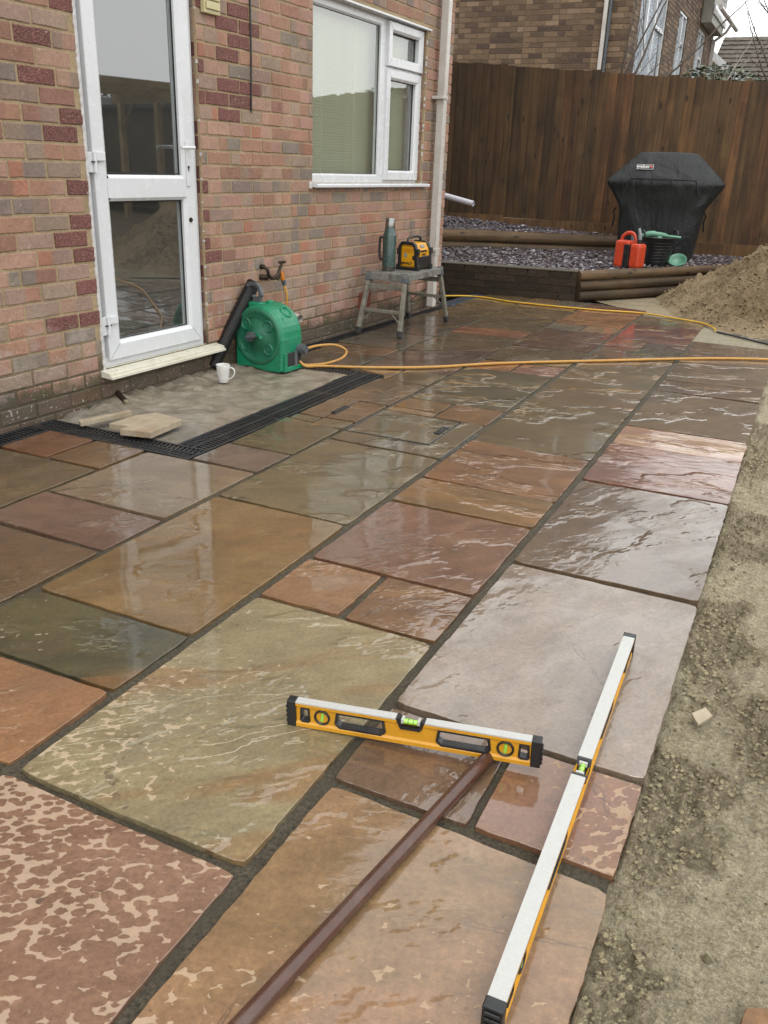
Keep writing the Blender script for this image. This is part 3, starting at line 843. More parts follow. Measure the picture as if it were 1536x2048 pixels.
slab(rect(x0, 7.65, x1, 8.38, 7.68, 8.40), *OLIVE)
slab(rect(x0, 8.38, x1, 8.64, 8.40, 8.64), *REDB)
slab(rect(x0, 8.64, -2.26, 9.0), *TAN)
slab(rect(-2.24, 8.64, x1, 9.02), *GREY)
x0, x1 = -3.065, -2.562
slab([(-3.125, 2.60), (-2.855, 2.60), (-2.855, 2.888), (-3.125, 2.888)], (134, 86, 56), (118, 76, 50), (0, 0, 0), 0.2)
slab([(-2.832, 2.60), (-2.552, 2.60), (-2.552, 2.888), (-2.832, 2.888)], (136, 102, 66), (120, 90, 58), (0, 0, 0), 0.2)
slab([(-3.12, 1.98), (-2.552, 1.98), (-2.552, 2.58), (-3.12, 2.575)], (116, 96, 66), (104, 88, 62), (0, 0, 0), 0.2)
slab(rect(x0, 4.90, x1, 5.22, 4.90, 5.38), (98, 84, 62), (88, 76, 58))
slab(rect(x0, 5.22, x1, 5.64, 5.38, 5.67), (144, 110, 68), (120, 90, 60), (0, 0, 0), 0.6)
slab(rect(x0, 5.64, x1, 6.25, 5.67, 6.33), (108, 98, 88), (98, 90, 80), (0, 0, 0), 0.2)
slab(rect(x0, 6.25, x1, 7.30, 6.33, 7.36), (100, 80, 58), (88, 72, 54))
slab(rect(x0 + .02, 7.30, x1, 8.0, 7.36, 8.04), *OLIVE)
slab(rect(x0 + .03, 8.0, x1, 8.96, 8.04, 8.98), *OLIVE)

# recessed access cover: steel tray, infill stones, lifting keys
cover = grid('access_cover', [-1.945, -1.348], [3.505, 4.452], lambda x, y: -0.012, M_STEELF)
tag(cover, 'recessed steel inspection cover filled with cut paving stones, nearer the patio middle', 'manhole cover', 'inspection covers in the paving')
kw = dict(parent=cover, relief=0.9)
slab([(-1.932, 3.512), (-1.362, 3.512), (-1.362, 4.118), (-1.932, 4.118)], (126, 108, 80), (112, 96, 74), (0, 0, 0), 0.8, cuts=[(-0.1, 0.795, 0.235, 1.1)], **kw).name = 'cut_stone'
slab([(-1.930, 3.668), (-1.492, 3.672), (-1.492, 4.095), (-1.930, 4.115)], (120, 106, 80), (106, 96, 76), (0, 0, 0), 0.9, **kw).name = 'cut_stone'
slab([(-1.930, 4.130), (-1.665, 4.130), (-1.665, 4.205), (-1.930, 4.205)], *TAN, **kw).name = 'cut_stone'
slab([(-1.930, 4.222), (-1.665, 4.222), (-1.665, 4.435), (-1.930, 4.435)], (146, 112, 72), (130, 98, 64), **kw).name = 'cut_stone'
slab([(-1.640, 4.135), (-1.362, 4.135), (-1.362, 4.435), (-1.640, 4.435)], (146, 106, 66), (130, 94, 60), **kw).name = 'cut_stone'
slab([(-1.640, 4.108), (-1.500, 4.108), (-1.500, 4.124), (-1.640, 4.124)], *OLIVE, **kw).name = 'cut_stone'
f = MB()
for a, b in (((-1.936, 3.655), (-1.474, 3.661)), ((-1.480, 3.66), (-1.480, 4.11)), ((-1.48, 4.106), (-1.636, 4.116))):
    d = Vector((b[0]-a[0], b[1]-a[1])).normalized(); n_ = Vector((-d.y, d.x)) * 0.0016
    f.prism([(a[0]-n_.x, a[1]-n_.y), (b[0]-n_.x, b[1]-n_.y), (b[0]+n_.x, b[1]+n_.y), (a[0]+n_.x, a[1]+n_.y)], -0.012, 0.0035)
f.build('tray_rim', M_STEELF, cover)
f = MB(); f.box(-1.530, 3.84, -0.002, -1.497, 3.965, 0.0075); f.box(-1.524, 3.87, 0.0075, -1.503, 3.935, 0.0095)
f.build('lifting_socket', M_DRAIN, cover, 0.002)

cov2 = grid('access_cover', [-2.305, -1.95], [3.655, 4.76], lambda x, y: -0.0125, M_STEELF)
tag(cov2, 'recessed steel inspection cover beside the long drain grating, nearer the house', 'manhole cover', 'inspection covers in the paving')
kw = dict(parent=cov2, relief=0.9)
slab([(-2.290, 3.81), (-1.962, 3.81), (-1.962, 4.75), (-2.290, 4.75)], (128, 100, 70), (114, 90, 64), (0, 0, 0), 0.4, cuts=[(0.44, 1.1, -0.1, 0.43)], **kw).name = 'cut_stone'
slab([(-2.136, 3.822), (-1.964, 3.822), (-1.964, 4.195), (-2.136, 4.195)], (136, 102, 68), (120, 90, 62), (0, 0, 0), 0.4, **kw).name = 'cut_stone'
slab([(-2.136, 3.672), (-1.964, 3.672), (-1.964, 3.800), (-2.136, 3.800)], (130, 108, 74), (116, 98, 70), (0, 0, 0), 0.4, **kw).name = 'cut_stone'
slab([(-2.290, 3.715), (-2.150, 3.70), (-2.150, 3.795), (-2.290, 3.797)], (112, 98, 66), (98, 86, 60), (0, 0, 0), 0.3, **kw).name = 'cut_stone'
f = MB(); f.box(-2.148, 3.90, -0.002, -2.120, 4.06, 0.0075)
f.build('lifting_socket', M_DRAIN, cov2, 0.002)

# concrete pad by the door
def pad_h(x, y):
    h = -0.004 + 0.012 * fbm(x * 3, y * 3, 4.4, 4) + 0.004 * fbm(x * 22, y * 22, 1.4, 3)
    h += 0.03 * sst(-2.9, -3.3, x) * (0.6 + fbm(x * 9, y * 9, 2, 3))          # lumpy fillet at the wall
    h -= 0.02 * sst(3.5, 3.1, y) * sst(-2.75, -3.1, x)
    return h
tag(grid('concrete_pad', frange(-3.30, -2.488, 0.014), frange(3.035, 4.735, 0.014), pad_h, M_PAD), kind='structure')

# ------------------------------------------------------------------ drain channels
def drain(x0, y0, x1, y1, rows, label, m=M_DRAIN, group='black plastic drain gratings'):
    """grating along the longer side, 'rows' rows of slanted slots"""
    L = math.hypot(x1 - x0, y1 - y0)
    o = empty('drain_channel', (x0, y0, 0), math.atan2(y1 - y0, x1 - x0))
    W = rows[1]; nr = rows[0]
    tag(o, label, 'drain', group)
    c = MB()
    c.box(0, -W/2, -0.07, L, W/2, -0.032)
    c.build('trough', M_BLACK, o)
    fr = MB()
    for k in range(nr + 1):
        yy = -W/2 + k * W / nr
        fr.box(0, yy - 0.006, -0.032, L, yy + 0.006, 0.001)
    n = int(L / 0.5) or 1
    for k in range(n + 1):
        fr.box(min(L - .012, k * L / n), -W/2 + .006, -0.03, min(L, k * L / n + 0.012), W/2 - .006, -0.0005)
    fr.build('frame', m, o, 0.0015)
    b = MB(); p = 0.024
    for r_ in range(nr):
        ya = -W/2 + r_ * W / nr + 0.006; yb = -W/2 + (r_ + 1) * W / nr - 0.006
        sk = 0.014 if r_ % 2 == 0 else -0.014
        x = 0.02
        while x < L - 0.03:
            b.prism([(x, ya), (x + 0.011, ya), (x + 0.011 + sk, yb), (x + sk, yb)] if sk > 0 else [(x - sk, ya), (x + .011 - sk, ya), (x + .011, yb), (x, yb)], -0.014, -0.001)
            x += p
        b.box(0, (ya + yb) / 2 - .003, -0.014, L, (ya + yb) / 2 + .003, -0.0018)
    g = b.build('grating_bars', m, o); g['kind'] = 'stuff'
    return o
drain(-3.195, 1.2, -3.205, 2.895, (1, 0.125), 'black slotted drain against the brick wall at the left edge of the photo')
drain(-3.255, 2.965, -2.312, 2.965, (2, 0.135), 'black slotted drain across the near end of the concrete pad, under the stone offcuts')
drain(-2.398, 3.036, -2.398, 4.86, (2, 0.165), 'long black double-row drain grating along the patio side of the concrete pad')
drain(-3.20, 4.797, -2.484, 4.797, (2, 0.115), 'short black drain grating beyond the pad, behind the green hose reel')
drain(-3.155, 4.862, -3.118, 7.9, (1, 0.10), 'black drain along the house wall under the step platform')
drain(-3.118, 7.905, -3.095, 8.85, (1, 0.13), 'blue-grey end of the wall drain by the dark garden wall', M_DRAINB)

# ------------------------------------------------------------------ screed wedge and cable at the far right
def tri_h(x, y): return -0.006 + 0.004 * fbm(x * 8, y * 8, 2.0, 3)
tag(grid('mortar_screed', frange(-0.76, 0.3, 0.03), frange(7.38, 8.3, 0.03), tri_h, M_CONC, mask=lambda x, y: y < 8.20 - 0.95 * (x + 0.74) and y > 7.41), kind='structure')

# ================================================================== THE HOUSE (local: x out of the wall, y along it, z up)
HZ = R(-1.606)
house = empty('brick_house', (-3.3509, 0, 0), HZ)
tag(house, 'pink and grey brick house on the left with white door and window', 'house')
HM = Matrix.Translation((-3.3509, 0, 0)) @ Matrix.Rotation(HZ, 4, 'Z')
def hw(x, y, z): return HM @ Vector((x, y, z))

DOOR = (3.43, 4.305, 0.178, 2.30); WIN = (5.505, 7.27, 1.103, 2.262)
UEND = 7.80; ZB = 0.019; CH = 0.0783; BP = 0.2165; JT = 0.0125
CORE = -0.0045
def wall_core():
    m = MB()
    def seg(y0, y1, z0, z1): m.box(-0.115, y0, z0, CORE, y1, z1)
    seg(-3.0, DOOR[0], -0.1, 5.4)
    seg(DOOR[0], DOOR[1], -0.1, DOOR[2]); seg(DOOR[0], DOOR[1], DOOR[3], 5.4)
    seg(DOOR[1], WIN[0], -0.1, 5.4)
    seg(WIN[0], WIN[1], -0.1, WIN[2]); seg(WIN[0], WIN[1], WIN[3], 5.4)
    seg(WIN[1], UEND - 0.008, -0.1, 5.4)
    # return wall round the corner
    m.box(-6.0, UEND - 0.12, -0.1, -0.115, UEND - 0.008, 5.4)
    return m.build('wall', M_MORTAR, house)
wall_core()

BCOL = [((190, 150, 130), 34), ((182, 138, 114), 28), ((168, 143, 125), 28), ((150, 134, 122), 14), ((186, 130, 104), 8), ((176, 149, 130), 22), ((166, 124, 104), 12)]
def pickc(r_):
    t = r_.uniform(0, sum(w for _, w in BCOL))
    for c, w in BCOL:
        t -= w
        if t <= 0: break
    k = r_.uniform(0.90, 1.08)
    l = lin(c); return (l[0] * k, l[1] * k * r_.uniform(.95, 1.04), l[2] * k, 1.0)

def brick_mb(m, y0, y1, z0, z1, xf=0.0, r_=rnd, rust=False, depth=0.018, rough=0.0019, near=True):
    """one brick: face cut in three along its length so its two ends can fire differently"""
    ca = pickc(r_); cb = pickc(r_) if r_.random() < 0.55 else ca
    if rust:
        k = r_.uniform(.85, 1.15); ca = cb = tuple(x * k for x in lin((124, 76, 68))[:3]) + (0.0,)
    j = lambda a: a + r_.uniform(-rough, rough)
    cut = r_.uniform(0.3, 0.7)
    ys = [y0, y0 + (y1 - y0) * (cut - .06), y0 + (y1 - y0) * (cut + .06), y1]
    b = 0.0035
    pts = []
    zb_ = [j(z0) for _ in ys]; zt = [j(z1) for _ in ys]
    if not near:
        vs = []
        for k, y in enumerate(ys): vs += [(xf, y, z0), (xf, y, z1)]
        vs += [(xf - depth, y0, z0), (xf - depth, y0, z1), (xf - depth, y1, z0), (xf - depth, y1, z1)]
        fs = [(0, 2, 3, 1), (2, 4, 5, 3), (4, 6, 7, 5), (8, 0, 1, 9), (6, 10, 11, 7), (9, 1, 3, 5, 7, 11), (8, 10, 6, 4, 2, 0)]
        base = m.add(vs, fs)
        for k in range(8): m.c[base + k] = ca if k < 4 else cb
        for k in (8, 9): m.c[base + k] = ca
        for k in (10, 11): m.c[base + k] = cb
        return
    # front ring inset (arrises), outer ring, back ring
    y_ = [ys[0] + b, ys[1], ys[2], ys[3] - b]
    vs = []
    for k in range(4): vs.append((j(xf), y_[k], zb_[k] + b))
    for k in range(4): vs.append((j(xf), y_[k], zt[k] - b))
    yo = [j(ys[0]), ys[1], ys[2], j(ys[3])]
    for k in range(4): vs.append((xf - b, yo[k], zb_[k]))
    for k in range(4): vs.append((xf - b, yo[k], zt[k]))
    for k in range(4): vs.append((xf - depth, yo[k], zb_[k]))
    for k in range(4): vs.append((xf - depth, yo[k], zt[k]))
    fs = []
    for k in range(3):
        fs += [(k, k+1, k+5, k+4), (8+k, 9+k, k+1, k), (4+k, 5+k, 13+k, 12+k), (16+k, 17+k, 9+k, 8+k), (12+k, 13+k, 21+k, 20+k)]
    fs += [(8, 0, 4, 12), (3, 11, 15, 7), (16, 8, 12, 20), (11, 19, 23, 15)]
    base = m.add(vs, fs)
    for k in range(24): m.c[base + k] = ca if k % 4 < 2 else cb

# lay out every brick of the visible wall
bricks = []
rb = random.Random(21)
def place_row(n, ya, yb, z0, z1, off):
    y = off - BP * 40
    while y < yb:
        a, b = y + JT/2, y + BP - JT/2
        a2, b2 = max(a, ya), min(b, yb)
        if b2 - a2 > 0.03: bricks.append((a2, b2, z0, z1, n))
        y += BP
for n in range(-1, 37):
    z1 = ZB + CH * n; z0 = z1 - CH + 0.0112
    off = 4.474 if n % 2 == 1 else 4.474 - BP/2
    if n == -1: z0 = -0.09; 
    spans = [(0.9, UEND)]
    zc = (z0 + z1) / 2
    def cutspan(sp_, a, b):
        out = []
        for s0, s1 in sp_:
            if a > s0: out.append((s0, min(s1, a)))
            if b < s1: out.append((max(s0, b), s1))
        return [q for q in out if q[1] - q[0] > 0.03]
    if DOOR[2] - 0.02 < zc < DOOR[3]: spans = cutspan(spans, DOOR[0] - 0.004, DOOR[1] + 0.004)
    if WIN[2] - 0.09 < zc < WIN[2] + 0.0 or (WIN[2] <= zc < WIN[3]): spans = cutspan(spans, WIN[0] - 0.004, WIN[1] + 0.004)
    if 2.27 < z1 and zc < WIN[3] + 0.02: pass
    for s0, s1 in spans: place_row(n, s0, s1, z0, z1, off)
# brick-on-edge course under the window
z1 = ZB + CH * 13 + 0.0; 
y = WIN[0] + 0.01
while y < WIN[1] - 0.02:
    bricks.append((y, min(y + 0.064, WIN[1] - 0.004), z1 + 0.006, z1 + CH - 0.018, 'soldier')); y += 0.0738

def is_rust(b):
    a, c, z0, z1, n = b
    if n == 'soldier' or n < 4: return False
    mid = (a + c) / 2
    q = rb.random()
    if mid < DOOR[0]:
        d = DOOR[0] - c
        if d < 0.10: return q < 0.55
        if d < 0.22: return q < 0.35
        return False
    if mid < WIN[0] - 0.6:
        d = a - DOOR[1]
        if z0 > 0.62:
            if d < 0.06: return q < 0.62 and n % 2 == 0 or q < 0.2
            if d < 0.35 and z0 > 1.25: return q < 0.55
            if d < 0.6 and z0 > 1.4: return q < 0.22
    return False

def key(b):
    yc = (b[0] + b[1]) / 2; zc = (b[2] + b[3]) / 2
    w = hw(0, yc, zc); d = (w - Vector(cam.location)).length
    # how large it shows; bricks outside the frame last
    v = cam_inv @ w
    ndc = abs(v.x / v.z) if v.z < 0 else 9
    vis = v.z < 0 and abs(v.x / -v.z) < 0.46 and abs(v.y / -v.z) < 0.61
    return (0 if vis else 1, d)
bpy.context.view_layer.update()
cam_inv = cam.matrix_world.inverted()
bricks.sort(key=key)
joined = MB()
for i, b in enumerate(bricks):
    a, c, z0, z1, n = b
    ru = is_rust(b)
    xf = rb.uniform(-0.0012, 0.0016) + (0.001 if ru else 0)
    if i < 295:
        m = MB(); yc, zc = (a + c) / 2, (z0 + z1) / 2
        brick_mb(m, a - yc, c - yc, z0 - zc, z1 - zc, 0, rb, ru, near=True)
        o = m.build('brick', M_BRICK, house); o.location = (xf, yc, zc)
    else:
        brick_mb(joined, a, c, z0, z1, xf, rb, ru, near=(i < 900))
j = joined.build('brickwork', M_BRICK, house); j['kind'] = 'stuff'
# end faces of the corner bricks
m = MB()
for n in range(0, 37):
    z1 = ZB + CH * n; z0 = z1 - CH + 0.0112
    m.cur = pickc(rb)
    L = 0.102 if n % 2 else 0.205
    m.box(-L, UEND - 0.03, z0, -0.019, UEND + rb.uniform(-.001, .003), z1)
    m.cur = pickc(rb)
    m.box(-L - 0.215, UEND - 0.03, z0, -L - 0.01, UEND + rb.uniform(-.001, .003), z1)
q = m.build('corner_bricks', M_BRICK, house); q['kind'] = 'stuff'
# reveals: cut ends of bricks inside the openings
m = MB()
for (yy, s, za, zb2) in ((DOOR[1], 1, DOOR[2], DOOR[3]), (WIN[1], 1, WIN[2], WIN[3]), (DOOR[0], -1, DOOR[2], DOOR[3]), (WIN[0], -1, WIN[2], WIN[3])):
    for n in range(1, 32):
        z1 = ZB + CH * n; z0 = z1 - CH + 0.0112
        if z1 < za + 0.02 or z0 > zb2 - 0.02: continue
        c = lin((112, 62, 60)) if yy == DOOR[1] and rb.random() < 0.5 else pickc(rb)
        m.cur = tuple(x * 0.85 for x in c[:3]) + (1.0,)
        ya, yb = (yy - 0.003, yy + 0.012) if s > 0 else (yy - 0.012, yy + 0.003)
        m.box(-0.10, ya, max(z0, za), -0.0185, yb, min(z1, zb2))
m.build('reveal_bricks', M_BRICK, house)['kind'] = 'stuff'

# dark masonry below the door sill is wall already; room behind the glass
m = MB()
m.box(-3.2, 2.6, 0.10, -0.60, 4.9, 0.14); m.box(-3.2, 2.6, 0.14, -3.1, 4.9, 2.6); m.box(-3.1, 2.6, 0.14, -0.13, 2.7, 2.6)
m.box(-3.1, 4.8, 0.14, -0.13, 4.9, 2.6); m.box(-3.2, 2.6, 2.6, -0.13, 4.9, 2.65); m.box(-0.6, 2.6, 0.10, -0.13, 4.9, 0.14)
m.build('room', M_DARK, house)
m = MB()
m.box(-2.6, 5.1, 0.9, -0.5, 7.7, 0.95); m.box(-2.6, 5.1, 0.95, -2.5, 7.7, 2.6); m.box(-2.5, 5.1, 0.95, -0.5, 5.2, 2.6); m.box(-2.5, 7.6, 0.95, -0.5, 7.7, 2.6); m.box(-2.5, 5.2, 2.55, -0.13, 7.6, 2.6)
m.build('room', M_DARK, house)

# roof of the house, above the frame, seen in reflections
m = MB(); m.cur = lin((92, 80, 72))
m.add([(0.45, -3.2, 5.15), (0.45, UEND + 0.25, 5.15), (-4, UEND + 0.25, 8.2), (-4, -3.2, 8.2), (0.45, -3.2, 5.30), (0.45, UEND + 0.25, 5.30), (-4, UEND + 0.25, 8.35), (-4, -3.2, 8.35)],
      [(0, 1, 2, 3), (4, 7, 6, 5), (0, 4, 5, 1), (1, 5, 6, 2), (2, 6, 7, 3), (3, 7, 4, 0)])
m.build('roof', M_TILE, house)
m = MB(); m.box(-0.02, -3.2, 5.15, 0.44, UEND + 0.2, 5.17); m.box(0.44, -3.2, 5.02, 0.47, UEND + 0.2, 5.22); m.build('soffit', M_UPVC, house)
m = MB()
m.box(-6, -3.0, 0, -5.9, UEND, 5.3); m.box(-6, -3.1, 0, -0.115, -3.0, 5.3)
m.build('rear_wall', M_MORTAR, house)

# ---- framed members for door and window
def frame_ring(m, y0, y1, z0, z1, w, x0, x1, lip=0.012):
    """mitred frame with a sloping inner bead"""
    def ring(xa, ya, za): return [(xa, y0 + ya, z0 + za), (xa, y1 - ya, z0 + za), (xa, y1 - ya, z1 - za), (xa, y0 + ya, z1 - za)]
    rings = [ring(x0, 0, 0), ring(x1 - 0.003, 0, 0), ring(x1, 0.003, 0.003), ring(x1, w - lip, w - lip), ring(x1 - 0.014, w, w), ring(x0, w, w)]
    vs = [p for r_ in rings for p in r_]; fs = []
    for k in range(5):
        for i in range(4):
            i2 = (i + 1) % 4
            fs.append((k*4+i, k*4+i2, (k+1)*4+i2, (k+1)*4+i))
    for i in range(4):
        i2 = (i + 1) % 4
        fs.append((20+i, 20+i2, i2, i))
    m.add(vs, fs)
    # the mitre gaps at the corners
def mitres(m, y0, y1, z0, z1, w, x1):
    t = 0.0007
    for (ya, za, sy, sz) in ((y0, z0, 1, 1), (y1, z0, -1, 1), (y1, z1, -1, -1), (y0, z1, 1, -1)):
        a = (ya + sy * 0.006, za + sz * 0.006); b = (ya + sy * (w - .013), za + sz * (w - .013))
        m.add([(x1 + .0006, a[0] - t, a[1] + sy*sz*t), (x1 + .0006, b[0] - t, b[1] + sy*sz*t), (x1 + .0006, b[0] + t, b[1] - sy*sz*t), (x1 + .0006, a[0] + t, a[1] - sy*sz*t)],
              [(0, 1, 2, 3)])

FX = -0.035                                   # outer face of the door frame
m = MB(); frame_ring(m, DOOR[0] + .006, DOOR[1] - .006, DOOR[2], DOOR[3], 0.052, -0.10, FX)
door = m.build('door', M_UPVC, house)
door['label'] = 'white half-glazed uPVC back door with two dark panes'
DZ0, DZ1 = DOOR[2] + 0.035, DOOR[3] - 0.04
LY0, LY1 = 3.490, 4.262
m = MB()
lx = FX + 0.018
frame_ring(m, LY0, LY1, DZ0, DZ1, 0.098, -0.075, lx, 0.020)
leaf = m.build('door_leaf', M_UPVC, door)
# rail between the panes covers the two inner ring halves
m = MB(); m.box(-0.06, LY0 + 0.080, 1.03, lx + 0.0015, LY1 - 0.080, 1.125)
m.add([(lx + .0015, LY0 + .095, 1.03), (lx + .0015, LY1 - .095, 1.03), (lx - .012, LY1 - .095, 1.014), (lx - .012, LY0 + .095, 1.014)], [(0, 3, 2, 1)])
m.add([(lx + .0015, LY0 + .095, 1.125), (lx + .0015, LY1 - .095, 1.125), (lx - .012, LY1 - .095, 1.142), (lx - .012, LY0 + .095, 1.142)], [(0, 1, 2, 3)])
m.build('mid_rail', M_UPVC, door)
for z0, z1 in ((0.300, 1.020), (1.138, DZ1 - 0.08)):
    m = MB(); m.box(-0.062, LY0 + 0.085, z0, -0.056, LY1 - 0.085, z1)
    m.build('glass_pane', M_GLASS, door)
    m = MB()   # black gasket
    a0, a1, b0, b1 = LY0 + .094, LY1 - .094, z0 + .008, z1 - .008
    for q in ((a0, b0, a1, b0 + .006), (a0, b1 - .006, a1, b1), (a0, b0, a0 + .006, b1), (a1 - .006, b0, a1, b1)):
        m.box(-0.0558, q[0], q[1], -0.0450, q[2], q[3])
    m.build('gasket', M_RUBBER, door)
m = MB(); 
for zz in (DZ0, 1.088): pass
mitres(m, LY0, LY1, DZ0, DZ1, 0.098, lx)
m.build('mitre_lines', M_GREY, door)
for hz in (0.40, 1.20, 2.02):
    m = MB()
    m.box(FX + .001, 3.442, hz - 0.05, FX + .020, 3.500, hz + 0.045)
    m.tube([(FX + .026, 3.492, hz - .05), (FX + .026, 3.492, hz + .045)], 0.0095, 12)
    m.box(lx + .0005, 3.500, hz + .005, lx + .014, 3.560, hz + .047)
    m.build('hinge', M_LWHITE if hz > 1.9 else M_UPVC, door, 0.003)
    m = MB(); m.box(FX + .0205, 3.472, hz - .002, FX + .034, 3.508, hz + .003); m.build('hinge_gap', M_RUBBER, door)
m = MB()   # handle plate, lever, keyhole
m.box(lx, 4.185, 1.085, lx + .007, 4.215, 1.32)
m.tube([(lx + .005, 4.20, 1.288), (lx + .045, 4.20, 1.288)], 0.009, 10)
m.tube([(lx + .045, 4.212, 1.288), (lx + .048, 4.15, 1.286), (lx + .046, 4.10, 1.284)], [0.010, 0.009, 0.008], 10)
m.build('handle', M_UPVC, door, 0.002)
m = MB(); m.tube([(lx + .0071, 4.20, 1.185), (lx + .010, 4.20, 1.185)], 0.008, 12); m.box(lx + .0071, 4.197, 1.165, lx + .010, 4.203, 1.185)
m.build('keyhole', M_BLACK, door)
m = MB(); m.tube([(lx + .0005, 4.205, 0.905), (lx + .006, 4.205, 0.905)], 0.013, 14); m.tube([(lx + .006, 4.205, 0.905), (lx + .013, 4.205, 0.905)], 0.007, 12)
m.build('lock', M_BRASS, door)
# sill with drip, weathered cream
m = MB()
pr = [(-0.10, 0.178), (-0.10, 0.150), (0.075, 0.138), (0.075, 0.150), (0.062, 0.153), (0.062, 0.164), (0.052, 0.168), (-0.02, 0.1785)]
n = len(pr); ya, yb = 3.40, 4.375
vs = [(p[0], ya, p[1]) for p in pr] + [(p[0], yb, p[1]) for p in pr]
m.add(vs, [tuple(range(n)), tuple(range(2*n-1, n-1, -1))] + [(i, n+i, n+(i+1) % n, (i+1) % n) for i in range(n)])
m.build('sill', M_UPVC_OLD, door)
# ragged sealant bead on the hinge side, flecks on the other
def bead(y, z0, z1, x, r0, name, parent, step=0.012, along='z'):
    pts = []; rs = []
    k = z0
    while k < z1:
        pts.append((x + rb.uniform(-.001, .001), y + rb.uniform(-.0015, .0015), k) if along == 'z' else (x, k, y + rb.uniform(-.0015, .0015)))
        rs.append(r0 * rb.uniform(0.55, 1.35)); k += step
    m = MB(); m.tube(pts, rs, 7); return m.build(name, M_SEAL, parent)
bead(DOOR[0] - 0.002, 0.17, 2.3, -0.003, 0.008, 'sealant_bead', door)
m = MB()
z = 0.2
while z < 2.3:
    h = rb.uniform(0.008, 0.03)
    if rb.random() < 0.6: m.box(-0.012, DOOR[1] - 0.001, z, 0.0005, DOOR[1] + 0.003, z + h * .7, jit=.001)
    z += h + rb.uniform(0.02, 0.12)
m.build('sealant_flecks', M_SEAL, door)['kind'] = 'stuff'

# ---- window
WX = -0.055
m = MB(); frame_ring(m, WIN[0], WIN[1], WIN[2], WIN[3], 0.062, -0.11, WX)
window = m.build('window', M_UPVC, house)
window['label'] = 'white uPVC kitchen window of three lights with a fanlight'
m = MB(); m.box(-0.10, 6.555, WIN[2] + .05, WX + .001, 6.655, WIN[3] - .05); m.box(-0.10, 6.655, 1.90, WX + .001, WIN[1] - .05, 1.955)
m.build('mullion', M_UPVC, window, 0.004)
# opening sashes
m = MB(); sx = WX + .020
frame_ring(m, 6.645, WIN[1] - .022, WIN[2] + .022, 1.925, 0.072, -0.08, sx, 0.016)
m.build('casement', M_UPVC, window)
m = MB(); frame_ring(m, 6.640, WIN[1] - .020, 1.943, WIN[3] - .018, 0.066, -0.08, sx + .010, 0.016)
m.build('fanlight', M_UPVC, window)
for (a0, a1, b0, b1) in ((WIN[0] + .055, 6.562, WIN[2] + .055, WIN[3] - .055), (6.71, WIN[1] - .09, WIN[2] + .09, 1.858), (6.70, WIN[1] - .084, 2.006, WIN[3] - .08)):
    m = MB(); m.box(-0.083, a0, b0, -0.078, a1, b1); m.build('glass_pane', M_GLASSW, window)
    m = MB()
    for q in ((a0, b0, a1, b0 + .009), (a0, b1 - .009, a1, b1), (a0, b0, a0 + .009, b1), (a1 - .009, b0, a1, b1)):
        m.box(-0.0778, q[0], q[1], -0.0700, q[2], q[3])
    m.build('gasket', M_RUBBER, window)
m = MB(); mitres(m, 6.645, WIN[1] - .022, WIN[2] + .022, 1.925, 0.072, sx); mitres(m, 6.640, WIN[1] - .020, 1.943, WIN[3] - .018, 0.066, sx + .010)
m.build('mitre_lines', M_GREY, window)
m = MB()
pr = [(-0.09, 1.103), (-0.09, 1.088), (0.02, 1.078), (0.046, 1.074), (0.05, 1.080), (0.05, 1.092), (0.044, 1.098), (-0.05, 1.1035)]
n = len(pr); ya, yb = 5.49, 7.345
vs = [(p[0], ya, p[1]) for p in pr] + [(p[0], yb, p[1]) for p in pr]
m.add(vs, [tuple(range(n)), tuple(range(2*n-1, n-1, -1))] + [(i, n+i, n+(i+1) % n, (i+1) % n) for i in range(n)])
m.build('sill', M_UPVC, window)
m = MB(); m.box(-0.01, 5.455, 1.066, 0.010, 5.490, 1.112); m.build('sealant_lump', M_SEAL, window, 0.006)
m = MB(); m.box(-0.05, WIN[0] - .02, WIN[3] - .004, 0.012, WIN[1] + .05, WIN[3] + .010); m.build('head_trim', M_UPVC, window, 0.002)
bead(WIN[1] - 0.001, WIN[2] + 0.02, WIN[3], -0.045, 0.006, 'sealant_bead', window, 0.016)
m = MB(); z = WIN[2]
while z < WIN[3]:
    if rb.random() < .6: m.box(-0.012, WIN[1] - .004, z, 0.0006, WIN[1] + .003, z + rb.uniform(.008, .03))
    z += rb.uniform(.02, .06)
m.build('sealant_flecks', M_SEAL, window)['kind'] = 'stuff'

# blind behind the window
blind = empty('window_blind', hw(-0.16, 6.40, 1.12), HZ)
tag(blind, 'pale green venetian blind lowered behind the window glass', 'blind')
slat_me = None
z = 0.01; k = 0
while z < 1.20:
    if slat_me is None:
        m = MB(); n = 5
        vs = []
        for y_ in (-0.87, 0.85):
            for i in range(n):
                t = -1 + 2 * i / (n - 1)
                vs.append((0.0085 * t + 0.002 * (1 - t*t), y_, 0.0115 * t))
        m.add(vs, [(i, i+1, n+i+1, n+i) for i in range(n - 1)], True)
        slat_me = m.mesh('slat', M_BLIND)
    o = bpy.data.objects.new('slat', slat_me); link(o, blind); o.location = (rb.uniform(-.001, .001), 0, z)
    o.rotation_euler = (rb.uniform(-.0015, .0015), 0, 0)
    z += 0.0195; k += 1
m = MB()
for y_ in (-0.55, -0.08, 0.45): m.box(0.011, y_, 0, 0.0125, y_ + .004, 1.2)
m.build('ladder_cord', M_BLIND, blind)

